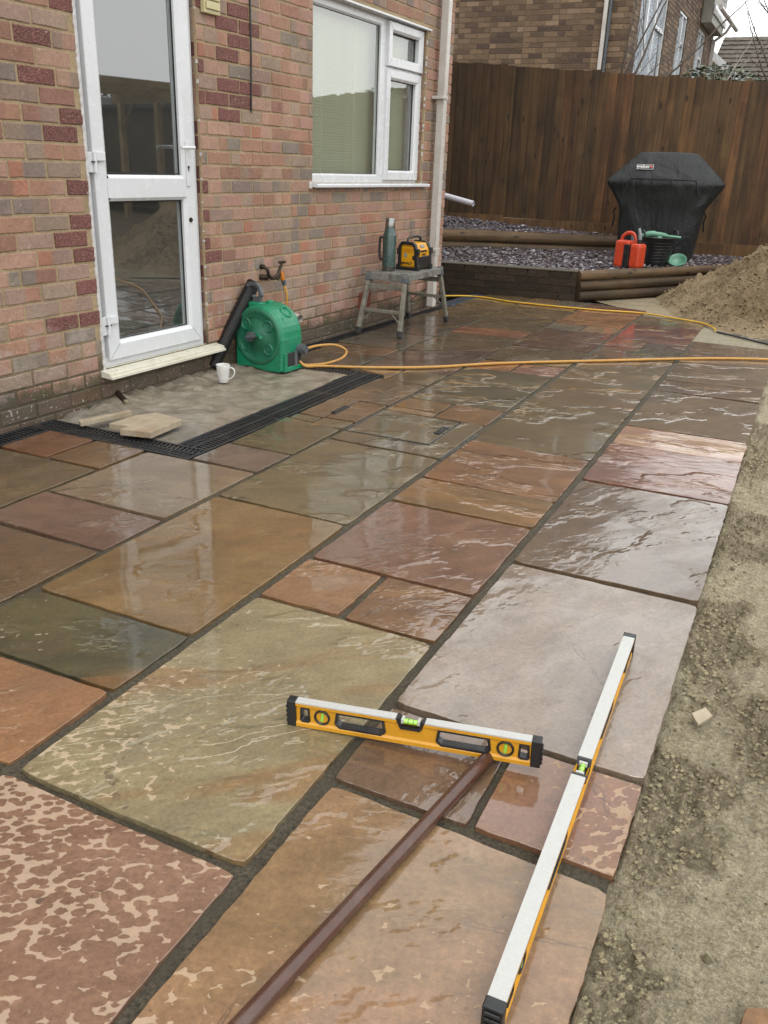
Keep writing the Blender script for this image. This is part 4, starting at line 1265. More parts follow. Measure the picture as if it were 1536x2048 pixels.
# ---- fittings on the wall
m = MB()
gy = 7.462; gw = 0.034
m.box(0.035, gy - gw, 0.045, 0.035 + 2*gw, gy + gw, 5.1)
dp = m.build('downpipe', M_PIPEW, house, 0.006)
for z in (0.545, 1.775, 3.0):
    m = MB(); m.box(0.0, gy - gw - .035, z - .008, 0.035 + 2*gw + .005, gy + gw + .006, z + .016); m.build('pipe_clip', M_PIPEW, dp, 0.003)
m = MB(); m.box(0.030, gy - gw - .005, 0.50, 0.040 + 2*gw, gy + gw + .005, 0.545); m.build('collar', M_PIPEW, dp, 0.003)
m = MB(); m.box(0.002, 4.345, 1.965, 0.030, 4.485, 2.12)
for k in range(3): m.box(0.030, 4.357, 1.985 + k * .045, 0.040, 4.473, 2.022 + k * .045)
m.build('vent_cover', M_CREAM, house, 0.004)
m = MB(); pts = catmull([(0.006, 4.80, 2.9), (0.006, 4.803, 2.5), (0.007, 4.798, 2.1), (0.006, 4.800, 1.8), (0.007, 4.792, 1.62), (0.006, 4.790, 1.50)], 6)
m.tube(pts, 0.0052, 8); m.build('cable', M_BLACK, house)
m = MB(); m.box(-0.004, 6.20, 0.16, 0.004, 6.40, 0.29)
for i in range(6):
    for k in range(3): m.box(0.004, 6.21 + i * .032, 0.17 + k * .04, 0.010, 6.21 + i * .032 + .008, 0.195 + k * .04)
m.build('air_brick', M_TERRA, house)
m = MB(); m.tube([(-0.02, 5.20, 0.245), (0.12, 5.15, 0.235)], 0.027, 16, caps=False); m.tube([(0.12, 5.15, 0.235), (-0.02, 5.20, 0.245)], 0.022, 16, caps=False)
m.build('overflow_pipe', M_PIPEW, house)
# garden tap
ty, tz = 4.885, 0.560
m = MB()
m.tube([(0.0, ty - .02, tz + .035), (0.028, ty - .02, tz + .035)], 0.016, 12)
m.tube(catmull([(0.02, ty - .02, tz + .035), (0.05, ty - .015, tz + .02), (0.052, ty, tz - .022), (0.055, ty + .05, tz - .038), (0.06, ty + .09, tz - .02), (0.062, ty + .105, tz + .002)], 5), 0.0125, 10)
m.tube([(0.0, ty - .03, tz - .03), (0.05, ty - .01, tz - .03)], 0.018, 10)
m.tube([(0.06, ty + .085, tz - .052), (0.062, ty + .105, tz - .012)], [0.014, 0.014], 10)
m.tube([(0.062, ty + .10, tz + .0), (0.066, ty + .128, tz + .05)], 0.010, 10)
m.tube([(0.045, ty + .122, tz + .055), (0.09, ty + .140, tz + .060)], 0.0085, 8)
m.build('tap', M_BRASS, house)

# ================================================================== THE GARDEN BEHIND
# dark brick retaining wall
WA = Vector((-3.75, 8.83, 0)); WB = Vector((-2.13, 9.06, 0)); wd = (WB - WA); wl = wd.length
gw_ = empty('garden_wall', WA, math.atan2(wd.y, wd.x))
tag(gw_, 'low dark wet brick retaining wall joining the house corner to the logs', 'garden wall')
m = MB(); m.box(0, 0.004, -0.06, wl - 0.004, 0.16, 0.262); m.build('core', M_MORTAR2, gw_)
def mat_dkbrick():
    t = NT('dark_wet_brick'); o = t.pos(); r_ = t.oinfo('Random')
    base = t.mix(r_, lin((50, 41, 33))[:3], lin((70, 58, 46))[:3])
    base = t.mix(1.0, base, t.mix(t.mr(t.noise(o, 40, 5), .3, .7), (.7, .7, .7), (1.25, 1.25, 1.25)), 'MULTIPLY')
    return t.set(base=base, rough=0.85, spec=0.25, normal=t.bump(t.noise(o, 70, 5), .5, .004))
M_DKB = mat_dkbrick()
m = MB(); m.box(-.107, 0, -.033, .107, .10, .033)
bm_ = m.mesh('brick', M_DKB)
for r_ in range(4):
    zz = 0.032 + r_ * 0.0725
    x = (0.0 if r_ % 2 else -0.11)
    while x < wl - 0.05:
        a, b = max(0.0, x + .004), min(wl, x + .221)
        if b - a > .05:
            o = bpy.data.objects.new('brick', bm_); link(o, gw_)
            o.location = ((a + b) / 2, rb.uniform(-.002, .002), zz); o.scale = ((b - a - .004) / .214, 1.6, 1)
        x += .225
m = MB()
m.box(-0.0, -0.004, 0.285, wl, 0.17, 0.297); m.build('top_bed', plain('grey_cap', (90, 82, 68), 0.8, var=.25, scale=20, bump=.5, dirt=(70, 64, 52)), gw_, 0.003)

# stacked round logs
LA = Vector((-2.10, 9.10, 0)); ldir = Vector((1.11, 1.68, 0)).normalized()
M_END = plain('log_end', (150, 124, 88), .8, scale=30, bump=.5)
def log(p0, p1, r0, label, group, colr=(1, 1, 1)):
    d = p1 - p0; L = d.length
    m = MB(); pts = []; rs = []
    n = max(8, int(L / .14)); sd = rb.uniform(0, 50)
    for i in range(n + 1):
        t = i / n
        pts.append((t * L, .006 * noise.noise(Vector((t * L * 1.3, sd, 0))), .006 * noise.noise(Vector((t * L * 1.3, 0, sd)))))
        rs.append(r0 * (1 + .05 * noise.noise(Vector((t * L * 2.2, sd, sd)))))
    m.tube(pts, rs, 18)
    o = m.build('garden_log', M_LOG)
    o.location = p0
    o.rotation_euler = (0, -math.asin(d.z / L), math.atan2(d.y, d.x))
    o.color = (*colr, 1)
    tag(o, label, 'log', group)
    return o
side = Vector((-ldir.y, ldir.x, 0))
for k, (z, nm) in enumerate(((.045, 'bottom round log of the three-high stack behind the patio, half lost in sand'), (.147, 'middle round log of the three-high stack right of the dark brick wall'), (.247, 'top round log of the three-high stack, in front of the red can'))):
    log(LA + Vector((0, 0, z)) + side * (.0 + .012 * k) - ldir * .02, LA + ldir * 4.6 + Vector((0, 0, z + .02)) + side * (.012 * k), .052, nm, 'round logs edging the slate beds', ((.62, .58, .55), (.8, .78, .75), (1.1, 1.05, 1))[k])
log(Vector((-4.9, 10.42, .435)), Vector((-2.15, 12.02, .41)), .080, 'thick upper log holding back the higher slate bed below the fence', 'round logs edging the slate beds', (.95, .92, .85))
log(Vector((-4.9, 10.38, .30)), Vector((-2.18, 11.98, .29)), .065, 'log lying under the thick upper log, half buried in slate', 'round logs edging the slate beds', (.8, .78, .72))

# slate chippings on soil
def bedz(x, y):
    return .275 + .03 * sst(9.5, 11.5, y)
tag(grid('slate_bed_soil', frange(-5.2, 2.6, .1), frange(8.9, 13.0, .1), lambda x, y: bedz(x, y) - .035, M_GROUND,
    mask=lambda x, y: y < 12.75 + .238 * x and (Vector((x, y, 0)) - LA).dot(side) > .02 and y > 8.95 + .14 * (x + 2.13) + .15), kind='structure')
def upz(x, y): return .485 + .17 * sst(.0, 1.0, ((y - 10.42) - .582 * (x + 4.9)) * .864)
tag(grid('upper_bed_soil', frange(-5.4, -2.0, .08), frange(10.3, 12.4, .08), lambda x, y: upz(x, y) - .02 + .01 * fbm(x * 2, y * 2, 1, 2), M_GROUND,
    mask=lambda x, y: y < 12.7 + .238 * x and (y - 10.42) > .582 * (x + 4.9) + .06), kind='structure')
rs = random.Random(5)
def chips(name, n, region, zf, smin, smax, label=None):
    m = MB(); cnt = 0
    while cnt < n:
        x, y = rs.uniform(*region[0]), rs.uniform(*region[1])
        if not region[2](x, y): continue
        cnt += 1
        s_ = rs.uniform(smin, smax); a = rs.uniform(0, PI); th = s_ * rs.uniform(.12, .28)
        tx, ty = rs.gauss(0, .28), rs.gauss(0, .28)
        z = zf(x, y) + rs.uniform(-.012, .012)
        k = rs.choice([5, 5, 6, 4]); poly = []
        asp = rs.uniform(.45, .9)
        for i in range(k):
            an = 2 * PI * i / k + rs.uniform(-.3, .3); r_ = s_ * rs.uniform(.7, 1)
            poly.append((r_ * math.cos(an), r_ * asp * math.sin(an)))
        Mx = Matrix.Translation((x, y, z)) @ Matrix.Rotation(a, 4, 'Z') @ Matrix.Rotation(tx, 4, 'X') @ Matrix.Rotation(ty, 4, 'Y')
        c = rs.choice([(90, 82, 88), (108, 98, 104), (72, 66, 72), (126, 116, 120), (104, 90, 98), (146, 138, 142), (84, 80, 82)])
        if rs.random() < .03: c = (186, 178, 176)
        l = lin(c); q = rs.uniform(.75, 1.25); m.cur = (l[0]*q, l[1]*q, l[2]*q, 1)
        m.prism(poly, -th/2, th/2, Mx)
    o = m.build(name, M_SLATE); tag(o, kind='stuff')
    if label: o['label'] = label; o['category'] = 'slate chippings'
    return o
lowreg = lambda x, y: (y < 12.55 + .238 * x) and (Vector((x, y, 0)) - LA).dot(side) > .07 and y > 8.97 + .14 * (x + 2.13) + .13 and (y - 10.40) < .582 * (x + 4.9) - .08 + max(0, (x + 2.2)) * 5
chips('slate_chippings', 6200, ((-4.6, .3), (8.95, 12.6), lowreg), lambda x, y: bedz(x, y) - .006, .016, .042, 'plum grey slate chippings on the lower bed around the covered barbecue')
chips('slate_chippings', 2600, ((-5.1, -2.2), (10.4, 12.3), lambda x, y: y < 12.55 + .238 * x and (y - 10.42) > .582 * (x + 4.9) + .10), lambda x, y: upz(x, y), .018, .045, 'plum grey slate chippings on the higher bed along the fence foot')

# ------------------------------------------------------------------ board fence
FD = Vector((1, .238, 0)).normalized(); FO = Vector((-5.7, 12.62 - .238 * 5.7, 0)); fang = math.atan2(.238, 1)
fence = empty('board_fence', FO, fang)
tag(fence, 'tall dark brown featheredge board fence closing the garden', 'fence')
fl_ = 9.2; bw = .105
def ftop(s): return 2.545 - .046 * s + .006
def fbot(s):
    x = FO.x + s * FD.x
    if x < -2.6: return .62 + (-x - 2.6) * .02
    return .44
s_ = 0; i = 0
m = MB()
bmesh_cache = {}
while s_ < fl_:
    w = bw + rb.uniform(-.004, .004)
    z0, z1 = fbot(s_), ftop(s_) + rb.uniform(-.016, .012)
    m = MB(); zc = (z0 + z1) / 2
    t0, t1 = .004, .018
    vs = [(0, -t0, z0 - zc), (w + .012, -t1 - .003, z0 - zc), (w + .012, 0, z0 - zc), (0, 0, z0 - zc)]
    dz_ = rb.uniform(-.004, .004)
    vs += [(a, b, z1 - zc + (dz_ if a > 0 else 0)) for a, b, _ in vs]
    m.add(vs, [(0, 3, 2, 1), (4, 5, 6, 7), (0, 1, 5, 4), (1, 2, 6, 5), (2, 3, 7, 6), (3, 0, 4, 7)])
    o = m.build('board', M_FENCE, fence)
    o.location = (s_, rb.uniform(-.002, .002), zc); o.rotation_euler = (0, rb.uniform(-.003, .003), 0)
    x = FO.x + s_ * FD.x
    # redder and lighter boards towards the right as in the photo
    q = rb.uniform(.72, 1.16) * (.72 + .40 * sst(-4.3, -2.0, x)); rr = rb.choice([1.0, 1.0, 1.06, .98])
    if -3.25 < x < -2.45 or -1.2 < x < .2:
        if rb.random() < .35: rr = 1.16
    o.color = (q * rr, q, q * .95, 1)
    s_ += w; i += 1
m = MB(); 
for z in (.75, 1.4, 2.05): m.box(0, .001, z, fl_, .05, z + .08)
m.build('rail', M_FENCE, fence)
s_ = 0
while s_ < fl_:
    m = MB(); m.box(-.05, -.022, -.15, 1.85, .004, .17)
    o = m.build('gravel_board', M_FENCE, fence, .003); z = fbot(s_ + .9) - .165
    o.location = (s_ + .05, 0, z); o.color = (1.25, 1.15, 1.0, 1); s_ += 1.9
# fence on the right side of the garden, out of frame, mirrored in the glass
fence2 = empty('board_fence', (11.0, 8.0, 0), R(80))
tag(fence2, 'dark board fence down the right side of the garden', 'fence')
for k in range(84):
    m = MB(); m.box(0, -.012, 0, .145, 0, 1.9)
    if k == 0: fb2 = m.mesh('board', M_FENCE)
    o = bpy.data.objects.new('board', fb2); link(o, fence2); o.location = (k * .143, (k % 2) * .006, 0)
    q = rb.uniform(.6, 1.05); o.color = (q, q, q, 1)

# ------------------------------------------------------------------ neighbour's brown brick house
NX, NY = -3.17, 15.05
nh = empty('neighbour_house', (NX, NY, 0)); tag(nh, "brown brick house beyond the fence with film-covered windows", 'house')
NB = [((120, 96, 72), 30), ((136, 110, 84), 22), ((100, 78, 60), 20), ((150, 124, 98), 12), ((86, 66, 52), 10)]
def pickn(r_):
    t = r_.uniform(0, 94)
    for c, w in NB:
        t -= w
        if t <= 0: break
    q = r_.uniform(.9, 1.08); l = lin(c); return (l[0]*q, l[1]*q, l[2]*q, 1)
NH = 5.3
wins = [(0.62, 3.02, 2.2, 4.75), (4.42, 5.42, 2.2, 4.23), (7.10, 8.30, 2.2, 4.27)]
m = MB()
m.box(-8, 0.006, 0, -.006, .2, NH); m.box(-8, 9.6, 0, -.006, 9.75, NH); m.box(-8.2, 0.006, 0, -8, 9.75, NH)
yy = .2
for (a, b, z0, z1) in wins:
    m.box(-.2, yy, 0, -.006, a, NH); m.box(-.2, a, 0, -.006, b, z0); m.box(-.2, a, z1, -.006, b, NH); yy = b
m.box(-.2, yy, 0, -.006, 9.6, NH)
# gable end
m.add([(-8, .006, NH), (-.006, .006, NH), (-4, .006, NH + 2.7), (-8, .2, NH), (-.006, .2, NH), (-4, .2, NH + 2.7)], [(0, 1, 2), (3, 5, 4), (0, 3, 4, 1), (1, 4, 5, 2), (2, 5, 3, 0)])
m.build('wall', M_FARWALL, nh)
cand = []
for r_ in range(20, 72):
    z1 = r_ * .0765; z0 = z1 - .0655
    # facing wall: alternate the brown bricks as headers and stretchers
    x = -.0; hd = r_ % 2
    k = 0
    while x > -5.2:
        w = .2155 if (k + hd) % 3 else .104
        cand.append(('f', x - w, x, z0, z1)); x -= w + .0095; k += 1
    y = .0; k = 0
    while y < 9.6:
        w = .2155 if (k + hd) % 3 else .104
        a, b = y, y + w
        for (wa, wb, wz0, wz1) in wins:
            if wz0 - .03 < (z0 + z1) / 2 < wz1 + .02:
                if a < wb and b > wa:
                    if a < wa - .04: b = wa
                    elif b > wb + .04: a = wb
                    else: a = b
        if b - a > .03: cand.append(('s', a, b, z0, z1))
        y += w + .0095; k += 1
def nkey(c):
    f_, a, b, z0, z1 = c
    p = Vector((NX + (a + b) / 2, NY, (z0 + z1) / 2)) if f_ == 'f' else Vector((NX, NY + (a + b) / 2, (z0 + z1) / 2))
    v = cam_inv @ p
    vis = v.z < 0 and abs(v.x / -v.z) < .45 and abs(v.y / -v.z) < .6 and p.z > 2.3
    return (0 if vis and not (v.x / -v.z < .075) else 1, 0 if f_ == 'f' else 1, (p - cam.location).length)
cand.sort(key=nkey)
jm = MB()
def nbrick(m, c, off):
    f_, a, b, z0, z1 = c
    ca = pickn(rb); m.cur = ca; e = rb.uniform(-.001, .002)
    if f_ == 'f': vs = (a - off.x, -e - off.y, z0 - off.z, b - off.x, .05 - off.y, z1 - off.z)
    else: vs = (-.05 - off.x, a - off.y, z0 - off.z, e - off.x, b - off.y, z1 - off.z)
    m.box(*vs)
for i, c in enumerate(cand):
    if i < 290:
        off = Vector(((c[1] + c[2]) / 2, 0, (c[3] + c[4]) / 2)) if c[0] == 'f' else Vector((0, (c[1] + c[2]) / 2, (c[3] + c[4]) / 2))
        m = MB(); nbrick(m, c, off); o = m.build('brick', M_BRICKM, nh); o.location = off
    else: nbrick(jm, c, Vector((0, 0, 0)))
jm.build('brickwork', M_BRICKM, nh)['kind'] = 'stuff'
def nwindow(a, b, z0, z1, nm, splits, film, top=None):
    w = MB(); f = .06
    w.box(-.09, a, z0, -.02, a + f, z1); w.box(-.09, b - f, z0, -.02, b, z1); w.box(-.09, a + f, z1 - f, -.02, b - f, z1); w.box(-.09, a + f, z0, -.02, b - f, z0 + f)
    edges = [a + f] + splits + [b - f]
    for s_ in splits: w.box(-.09, s_ - .03, z0 + f, -.018, s_ + .03, z1 - f)
    if top: w.box(-.09, edges[-2] + .03, top - .03, -.017, b - f, top + .03)
    o = w.build('window', M_UPVC, nh, .004)
    for k in range(len(edges) - 1):
        g_ = MB(); y0, y1 = edges[k] + (.03 if k else 0), edges[k+1] - .03
        vs = []; fs = []; ny, nz = 10, 30
        for j in range(nz + 1):
            for i in range(ny + 1):
                yy, zz = y0 + (y1 - y0) * i / ny, z0 + f + (z1 - z0 - 2 * f) * j / nz
                vs.append((-.055 + .010 * noise.fractal(Vector((yy * 5, zz * 3.0, k + a)), .9, 2, 3), yy, zz))
        for j in range(nz):
            for i in range(ny): fs.append((j*(ny+1)+i, j*(ny+1)+i+1, (j+1)*(ny+1)+i+1, (j+1)*(ny+1)+i))
        g_.add(vs, fs, True)
        g_.build('film_pane' if film[k] else 'glass_pane', M_FILM if film[k] else M_GLASS, o)
nwindow(*wins[0], 'w', [1.35, 2.05], [1, 1, 1], 3.62)
nwindow(*wins[1], 'w', [4.92], [1, 1], 3.70)
nwindow(*wins[2], 'w', [7.70], [1, 0], 3.75)
m = MB(); m.box(-.42, -.075, 0, -.36, -.012, NH); o = m.build('downpipe', M_PIPEW, nh, .006)
m = MB(); m.box(-.34, -.07, 0, -.30, -.02, NH); m.build('waste_pipe', M_GREY, nh, .01)
# boxed eaves with gutter over the far windows, its downpipe, and the main roof
m = MB(); m.box(0.004, 7.15, 4.36, .24, 9.3, 5.25); m.build('soffit', plain('dull_soffit', (176, 172, 160), .5, scale=6), nh, .01)
m = MB(); m.box(.242, 7.12, 4.52, .28, 9.4, 4.70); m.build('fascia', M_UPVC, nh, .004)
m = MB(); m.tube([(.38, 7.1, 4.64), (.40, 10.6, 4.66)], .050, 10); m.build('gutter', M_PIPEW, nh)
m = MB(); m.tube([(.40, 9.35, 4.62), (.30, 9.4, 4.45), (.05, 9.45, 4.27)], .035, 8); m.box(.01, 9.40, 0, .09, 9.49, 4.28); m.build('downpipe', M_PIPEW, nh)
m = MB(); m.cur = lin((70, 62, 56))
m.add([(.45, -.3, NH), (.45, 9.9, NH), (-4, 9.9, NH + 2.9), (-4, -.3, NH + 2.9), (-8.4, 9.9, NH), (-8.4, -.3, NH)], [(0, 1, 2, 3), (3, 2, 4, 5)])
m.add([(.45, -.3, NH - .12), (.45, 9.9, NH - .12), (-4, 9.9, NH + 2.78), (-4, -.3, NH + 2.78), (-8.4, 9.9, NH - .12), (-8.4, -.3, NH - .12)], [(3, 2, 1, 0), (5, 4, 2, 3)])
m.build('roof', M_TILE, nh)

# distant tiled house
fh = empty('tiled_house', (-3.95, 27, .28)); tag(fh, 'distant house with brown tiled roof and white bargeboard behind the shrub', 'house')
def tiled(p00, p10, p01, rows, cols, name, parent):
    """pantile courses between the eave corner p00, eave end p10 and ridge corner p01"""
    A_, U, V = Vector(p00), Vector(p10) - Vector(p00), Vector(p01) - Vector(p00)
    N = U.cross(V).normalized(); m = MB(); Ln = V.length / rows
    for r_ in range(rows):
        vs = []; fs = []
        k = cols * 3
        for i in range(k + 1):
            u = i / k; lift = .020 * max(0, math.sin(i * 2 * PI / 3 + .6)) 
            jz = .012 * noise.noise(Vector((i // 3 * 3.1, r_ * 7.7, 0)))
            a = A_ + U * u + V * (r_ / rows); b = A_ + U * u + V * ((r_ + 1.05) / rows)
            vs += [tuple(a + N * (-.005)), tuple(a + N * (.035 + lift + jz)), tuple(b + N * (.004 + lift * .7))]
        for i in range(k):
            fs += [(3*i, 3*i+3, 3*i+4, 3*i+1), (3*i+1, 3*i+4, 3*i+5, 3*i+2)]
        b_ = m.add(vs, fs)
        for i in range(k + 1):
            q = .75 + .5 * ((i // 3 * 37 + r_ * 17) % 11) / 11; l = lin((92, 82, 72))
            for z in range(3): m.c[b_ + 3*i + z] = (l[0]*q, l[1]*q, l[2]*q, 1)
    o = m.build(name, M_TILE, parent); o['kind'] = 'stuff'
    return o
tiled((.25, 0, 2.6), (9, 0, 2.6), (.25, 4.4, 4.95), 16, 34, 'roof_tiles', fh)
m = MB(); m.cur = lin((120, 96, 74)); m.box(-2, .6, 0, 9, .8, 2.7); m.add([(-2.2, .58, 2.7), (3.2, .58, 2.7), (-.2, .58, 4.3)], [(0, 1, 2)]); m.build('wall', M_BRICKM, fh)
m = MB()
a, b = Vector((-.2, -.05, 4.55)), Vector((2.6, -.05, 2.4))
d = (b - a).normalized(); nn = Vector((d.z, 0, -d.x)) * .085
if nn.z < 0: nn = -nn
vs = [a - nn, b - nn, b + nn, a + nn]
m.add([tuple(v) for v in vs] + [tuple(v + Vector((0, .05, 0))) for v in vs], [(0, 1, 2, 3), (7, 6, 5, 4), (3, 2, 6, 7), (1, 0, 4, 5)])
m.build('bargeboard', M_UPVC, fh)

# ------------------------------------------------------------------ bare saplings and shrub beyond the fence
def branch(m, p, d, L, r0, depth, r_, up=.15, spread=.6):
    n = 7; pts = [Vector(p)]; d = Vector(d).normalized()
    for i in range(n):
        d = (d + Vector((r_.gauss(0, .07), r_.gauss(0, .07), r_.gauss(0, .05) + up * .08))).normalized()
        pts.append(pts[-1] + d * (L / n))
    rs_ = [r0 * (1 - .75 * i / n) for i in range(n + 1)]
    m.tube(pts, rs_, 6 if r0 > .008 else 4, caps=False)
    if depth > 0:
        for k in range(2 + depth):
            i = r_.randint(1, n - 1)
            a = Vector((r_.gauss(0, 1), r_.gauss(0, 1), r_.gauss(.3, .6))).normalized()
            branch(m, pts[i], (d + a * spread * 1.4).normalized(), L * r_.uniform(.3, .55), rs_[i] * .55, depth - 1, r_, up, spread)
def sapling(x, y, z0, dirs, label, bark, group='bare saplings beyond the fence', seed=1):
    r_ = random.Random(seed); t = empty('bare_tree', (x, y, z0)); tag(t, label, 'tree', group)
    m = MB(); m.tube(catmull([(0, 0, -1.8), (.01, 0, -.9), (0, 0, 0)], 4), [.05, .05, .045, .045, .045, .04, .04, .035, .03][:9], 8); m.build('trunk', bark, t)
    m = MB()
    for d, L, r0 in dirs: branch(m, (0, 0, -.02), d, L, r0, 2, r_)
    m.build('crown', bark, t)
    return t
sapling(-3.07, 13.75, 1.75, [((.12, .0, 1), 2.4, .022), ((.05, -.1, 1), 1.5, .012)], 'thin bare sapling left of the film-covered window beyond the fence', M_BARK, seed=3)
sapling(-3.05, 14.0, 1.95, [((.45, .25, 1), 2.4, .024), ((.85, .2, .9), 2.6, .02), ((.25, .1, 1), 1.4, .012)], 'bare sapling leaning right across the film-covered window', M_BARK, seed=12)
sapling(-1.75, 14.2, 2.1, [((.15, .2, .5), 1.3, .012), ((.8, .1, .8), 1.1, .012), ((.55, .1, 1), 1.2, .01)], 'pale thin bare shrub stems at the right end of the fence', M_BARKP, seed=8)
sapling(-.92, 16.5, 2.3, [((-.05, 0, 1), 2.6, .04), ((-.5, 0, .8), 1.6, .02), ((.4, .3, .9), 1.6, .02), ((-.3, .1, 1), 1.8, .02)], 'bare tree at the right edge of the photo', M_BARK, seed=5)
def leafball(name, c, rad, n, cols, label, cat, seed=1, size=.05):
    r_ = random.Random(seed); t = empty(name, (c[0], c[1], c[2] - rad[2] - .6)); tag(t, label, cat)
    m = MB()
    for k in range(n):
        while True:
            p = Vector((r_.uniform(-1, 1), r_.uniform(-1, 1), r_.uniform(-1, 1)))
            if .35 < p.length < 1 + .12 * noise.noise(p * 3): break
        pp = Vector((c[0] + p.x * rad[0], c[1] + p.y * rad[1], c[2] + p.z * rad[2])) - t.location
        s_ = size * r_.uniform(.6, 1.2)
        l = lin(r_.choice(cols)); q = r_.uniform(.6, 1.35); m.cur = (l[0]*q, l[1]*q, l[2]*q, 1)
        Mx = Matrix.Translation(pp) @ Matrix.Rotation(r_.uniform(0, 6.28), 4, 'Z') @ Matrix.Rotation(r_.uniform(-1, 1), 4, 'X')
        m.add([(-s_, 0, 0), (0, -s_ * .45, .006), (s_, 0, 0), (0, s_ * .45, .006)], [(0, 1, 2, 3)], False, Mx)
    o = m.build('foliage', M_LEAF, t)
    m = MB(); m.tube([(0, 0, 0), (0, 0, .6 + rad[2])], [.05, .03], 8); m.build('stem', M_BARK, t)
    return t
leafball('evergreen_shrub', (-1.85, 16.0, 2.45), (.75, .5, .45), 2600, [(52, 78, 46), (70, 96, 60), (40, 62, 38), (128, 138, 110)], 'dark glossy evergreen shrub showing above the right half of the fence', 'shrub', 4)
# trees beyond the garden on the right, seen mirrored in the glass
for k, (x, y, s_) in enumerate(((14, 26, 1.3), (18, 23, 1.2), (9, 30, 1.3))):
    leafball('garden_tree', (x, y, s_ + 1.2), (s_ * 2, s_ * 2, s_), 9000, [(84, 82, 62), (70, 72, 52), (98, 92, 74)], 'hazy grey-green tree standing beyond the garden, ' + ['first', 'second', 'third', 'fourth', 'fifth'][k] + ' from the pergola', 'tree', 20 + k, .085)

# timber pergola and street lamp on the right, out of frame, mirrored in the door glass
pg = empty('pergola', (5.9, 11.8, -.05), R(12)); tag(pg, 'open timber pergola with braced posts at the right of the garden', 'pergola')
for (x, y) in ((0, 0), (2.6, 0), (0, 2.8), (2.6, 2.8), (1.3, 2.8)):
    m = MB(); m.box(-.06, -.06, 0, .06, .06, 2.3); o = m.build('post', M_PERG, pg, .004); o.location = (x, y, 0)
for y in (0, 2.8):
    m = MB(); m.box(-.3, -.03, 2.3, 2.9, .03, 2.46); o = m.build('beam', M_PERG, pg, .004); o.location = (0, y, 0)
for k in range(8):
    m = MB(); m.box(-.025, -.3, 2.46, .025, 3.1, 2.58); o = m.build('rafter', M_PERG, pg, .003); o.location = (k * .37, 0, 0)
for (x, y, s) in ((0, 0, 1), (2.6, 0, -1), (0, 2.8, 1), (2.6, 2.8, -1)):
    m = MB(); m.tube([(s * .04, 0, 1.85), (s * .5, 0, 2.32)], .045, 4); o = m.build('brace', M_PERG, pg); o.location = (x, y, 0)
sh = empty('added_shed', (8.2, 17.5, 0), R(12)); tag(sh, 'dark felt-roofed shed added unseen behind the pergola to darken the door reflection', 'shed')  # added out of frame to block bright sky in the door reflection
M_SHED = mat_wood('shed_wood', (60, 50, 38), (84, 70, 54), useobj=False)
for k in range(30):
    m = MB(); m.box(0, -.02, 0, .195, 0, 2.35)
    if k == 0: shb = m.mesh('board', M_SHED)
    o = bpy.data.objects.new('board', shb); link(o, sh); o.location = (k * .2, 0, 0)
m = MB(); m.box(0, .005, 0, 6, 2.6, 2.35); m.build('wall', M_SHED, sh)
m = MB(); m.add([(-.15, -.2, 2.32), (6.15, -.2, 2.32), (6.15, 2.8, 2.85), (-.15, 2.8, 2.85), (-.15, -.2, 2.42), (6.15, -.2, 2.42), (6.15, 2.8, 2.95), (-.15, 2.8, 2.95)], [(0, 3, 2, 1), (4, 5, 6, 7), (0, 1, 5, 4), (1, 2, 6, 5), (2, 3, 7, 6), (3, 0, 4, 7)]); m.build('roof', M_RUBBER, sh)
lp = empty('street_lamp', (16.5, 22.5, 0)); tag(lp, 'plain grey street lamp beyond the garden', 'street lamp')
m = MB(); m.tube([(0, 0, 0), (0, 0, 5.2)], [.07, .05], 10); m.build('post', M_GREY, lp)
m = MB(); m.box(-.12, -.5, 5.15, .12, .15, 5.32); m.build('lamp_head', M_GREY, lp, .02)
# white tube sticking out past the house corner
m = MB(); m.tube([(-4.3, 9.95, .99), (-3.62, 9.90, .86)], .032, 14, caps=False); m.tube([(-3.62, 9.90, .86), (-4.3, 9.95, .99)], .027, 14, caps=False)
tag(m.build('plastic_pipe', plain('lilac_white_pipe', (226, 224, 234), .3, var=.03, scale=8, bump=.03)), 'white plastic pipe poking out past the house corner by the fence', 'pipe')
m = MB(); m.tube([(-4.25, 9.98, .30), (-4.25, 9.98, .985)], .03, 8); tag(m.build('stake', M_LOG), 'short stake propping the white plastic pipe behind the house corner', 'stake')

# ================================================================== THINGS ON THE PATIO
# ---- covered barbecue
bbq = empty('barbecue', (-1.72, 11.2, .30), R(3)); bbq.scale = (.87, .87, .87); tag(bbq, 'black fabric cover draped over a large gas barbecue before the fence', 'barbecue')
def rring(w, yf, yb, wing, z, n=40):
    """rounded plan ring; wing = how far the side shelves stick out beyond the hood"""
    pts = []
    for i in range(n):
        a = 2 * PI * i / n
        ca, sa = math.cos(a), math.sin(a)
        e = .42
        x = w * math.copysign(abs(ca) ** e, ca)
        hy = (yb if sa > 0 else -yf)
        y = hy * math.copysign(abs(sa) ** e, sa)
        if wing and abs(x) > w - wing: y *= 1 - .38 * min(1, (abs(x) - (w - wing)) / wing * 1.2)
        pts.append((x, y, z))
    return pts
rings = [(.50, -.30, .28, 0, .02), (.52, -.31, .28, 0, .25), (.545, -.31, .28, 0, .50), (.56, -.315, .28, 0, .66), (.60, -.325, .28, .06, .71),
         (.70, -.34, .28, .30, .86), (.765, -.355, .28, .36, .955), (.775, -.36, .28, .38, .985), (.755, -.35, .275, .36, 1.02),
         (.60, -.27, .25, .20, 1.16), (.45, -.19, .21, .08, 1.29), (.385, -.15, .19, 0, 1.345), (.36, -.13, .17, 0, 1.365), (.18, -.06, .09, 0, 1.37), (.01, -.01, .01, 0, 1.372)]
m = MB(); vs = []; n = 60
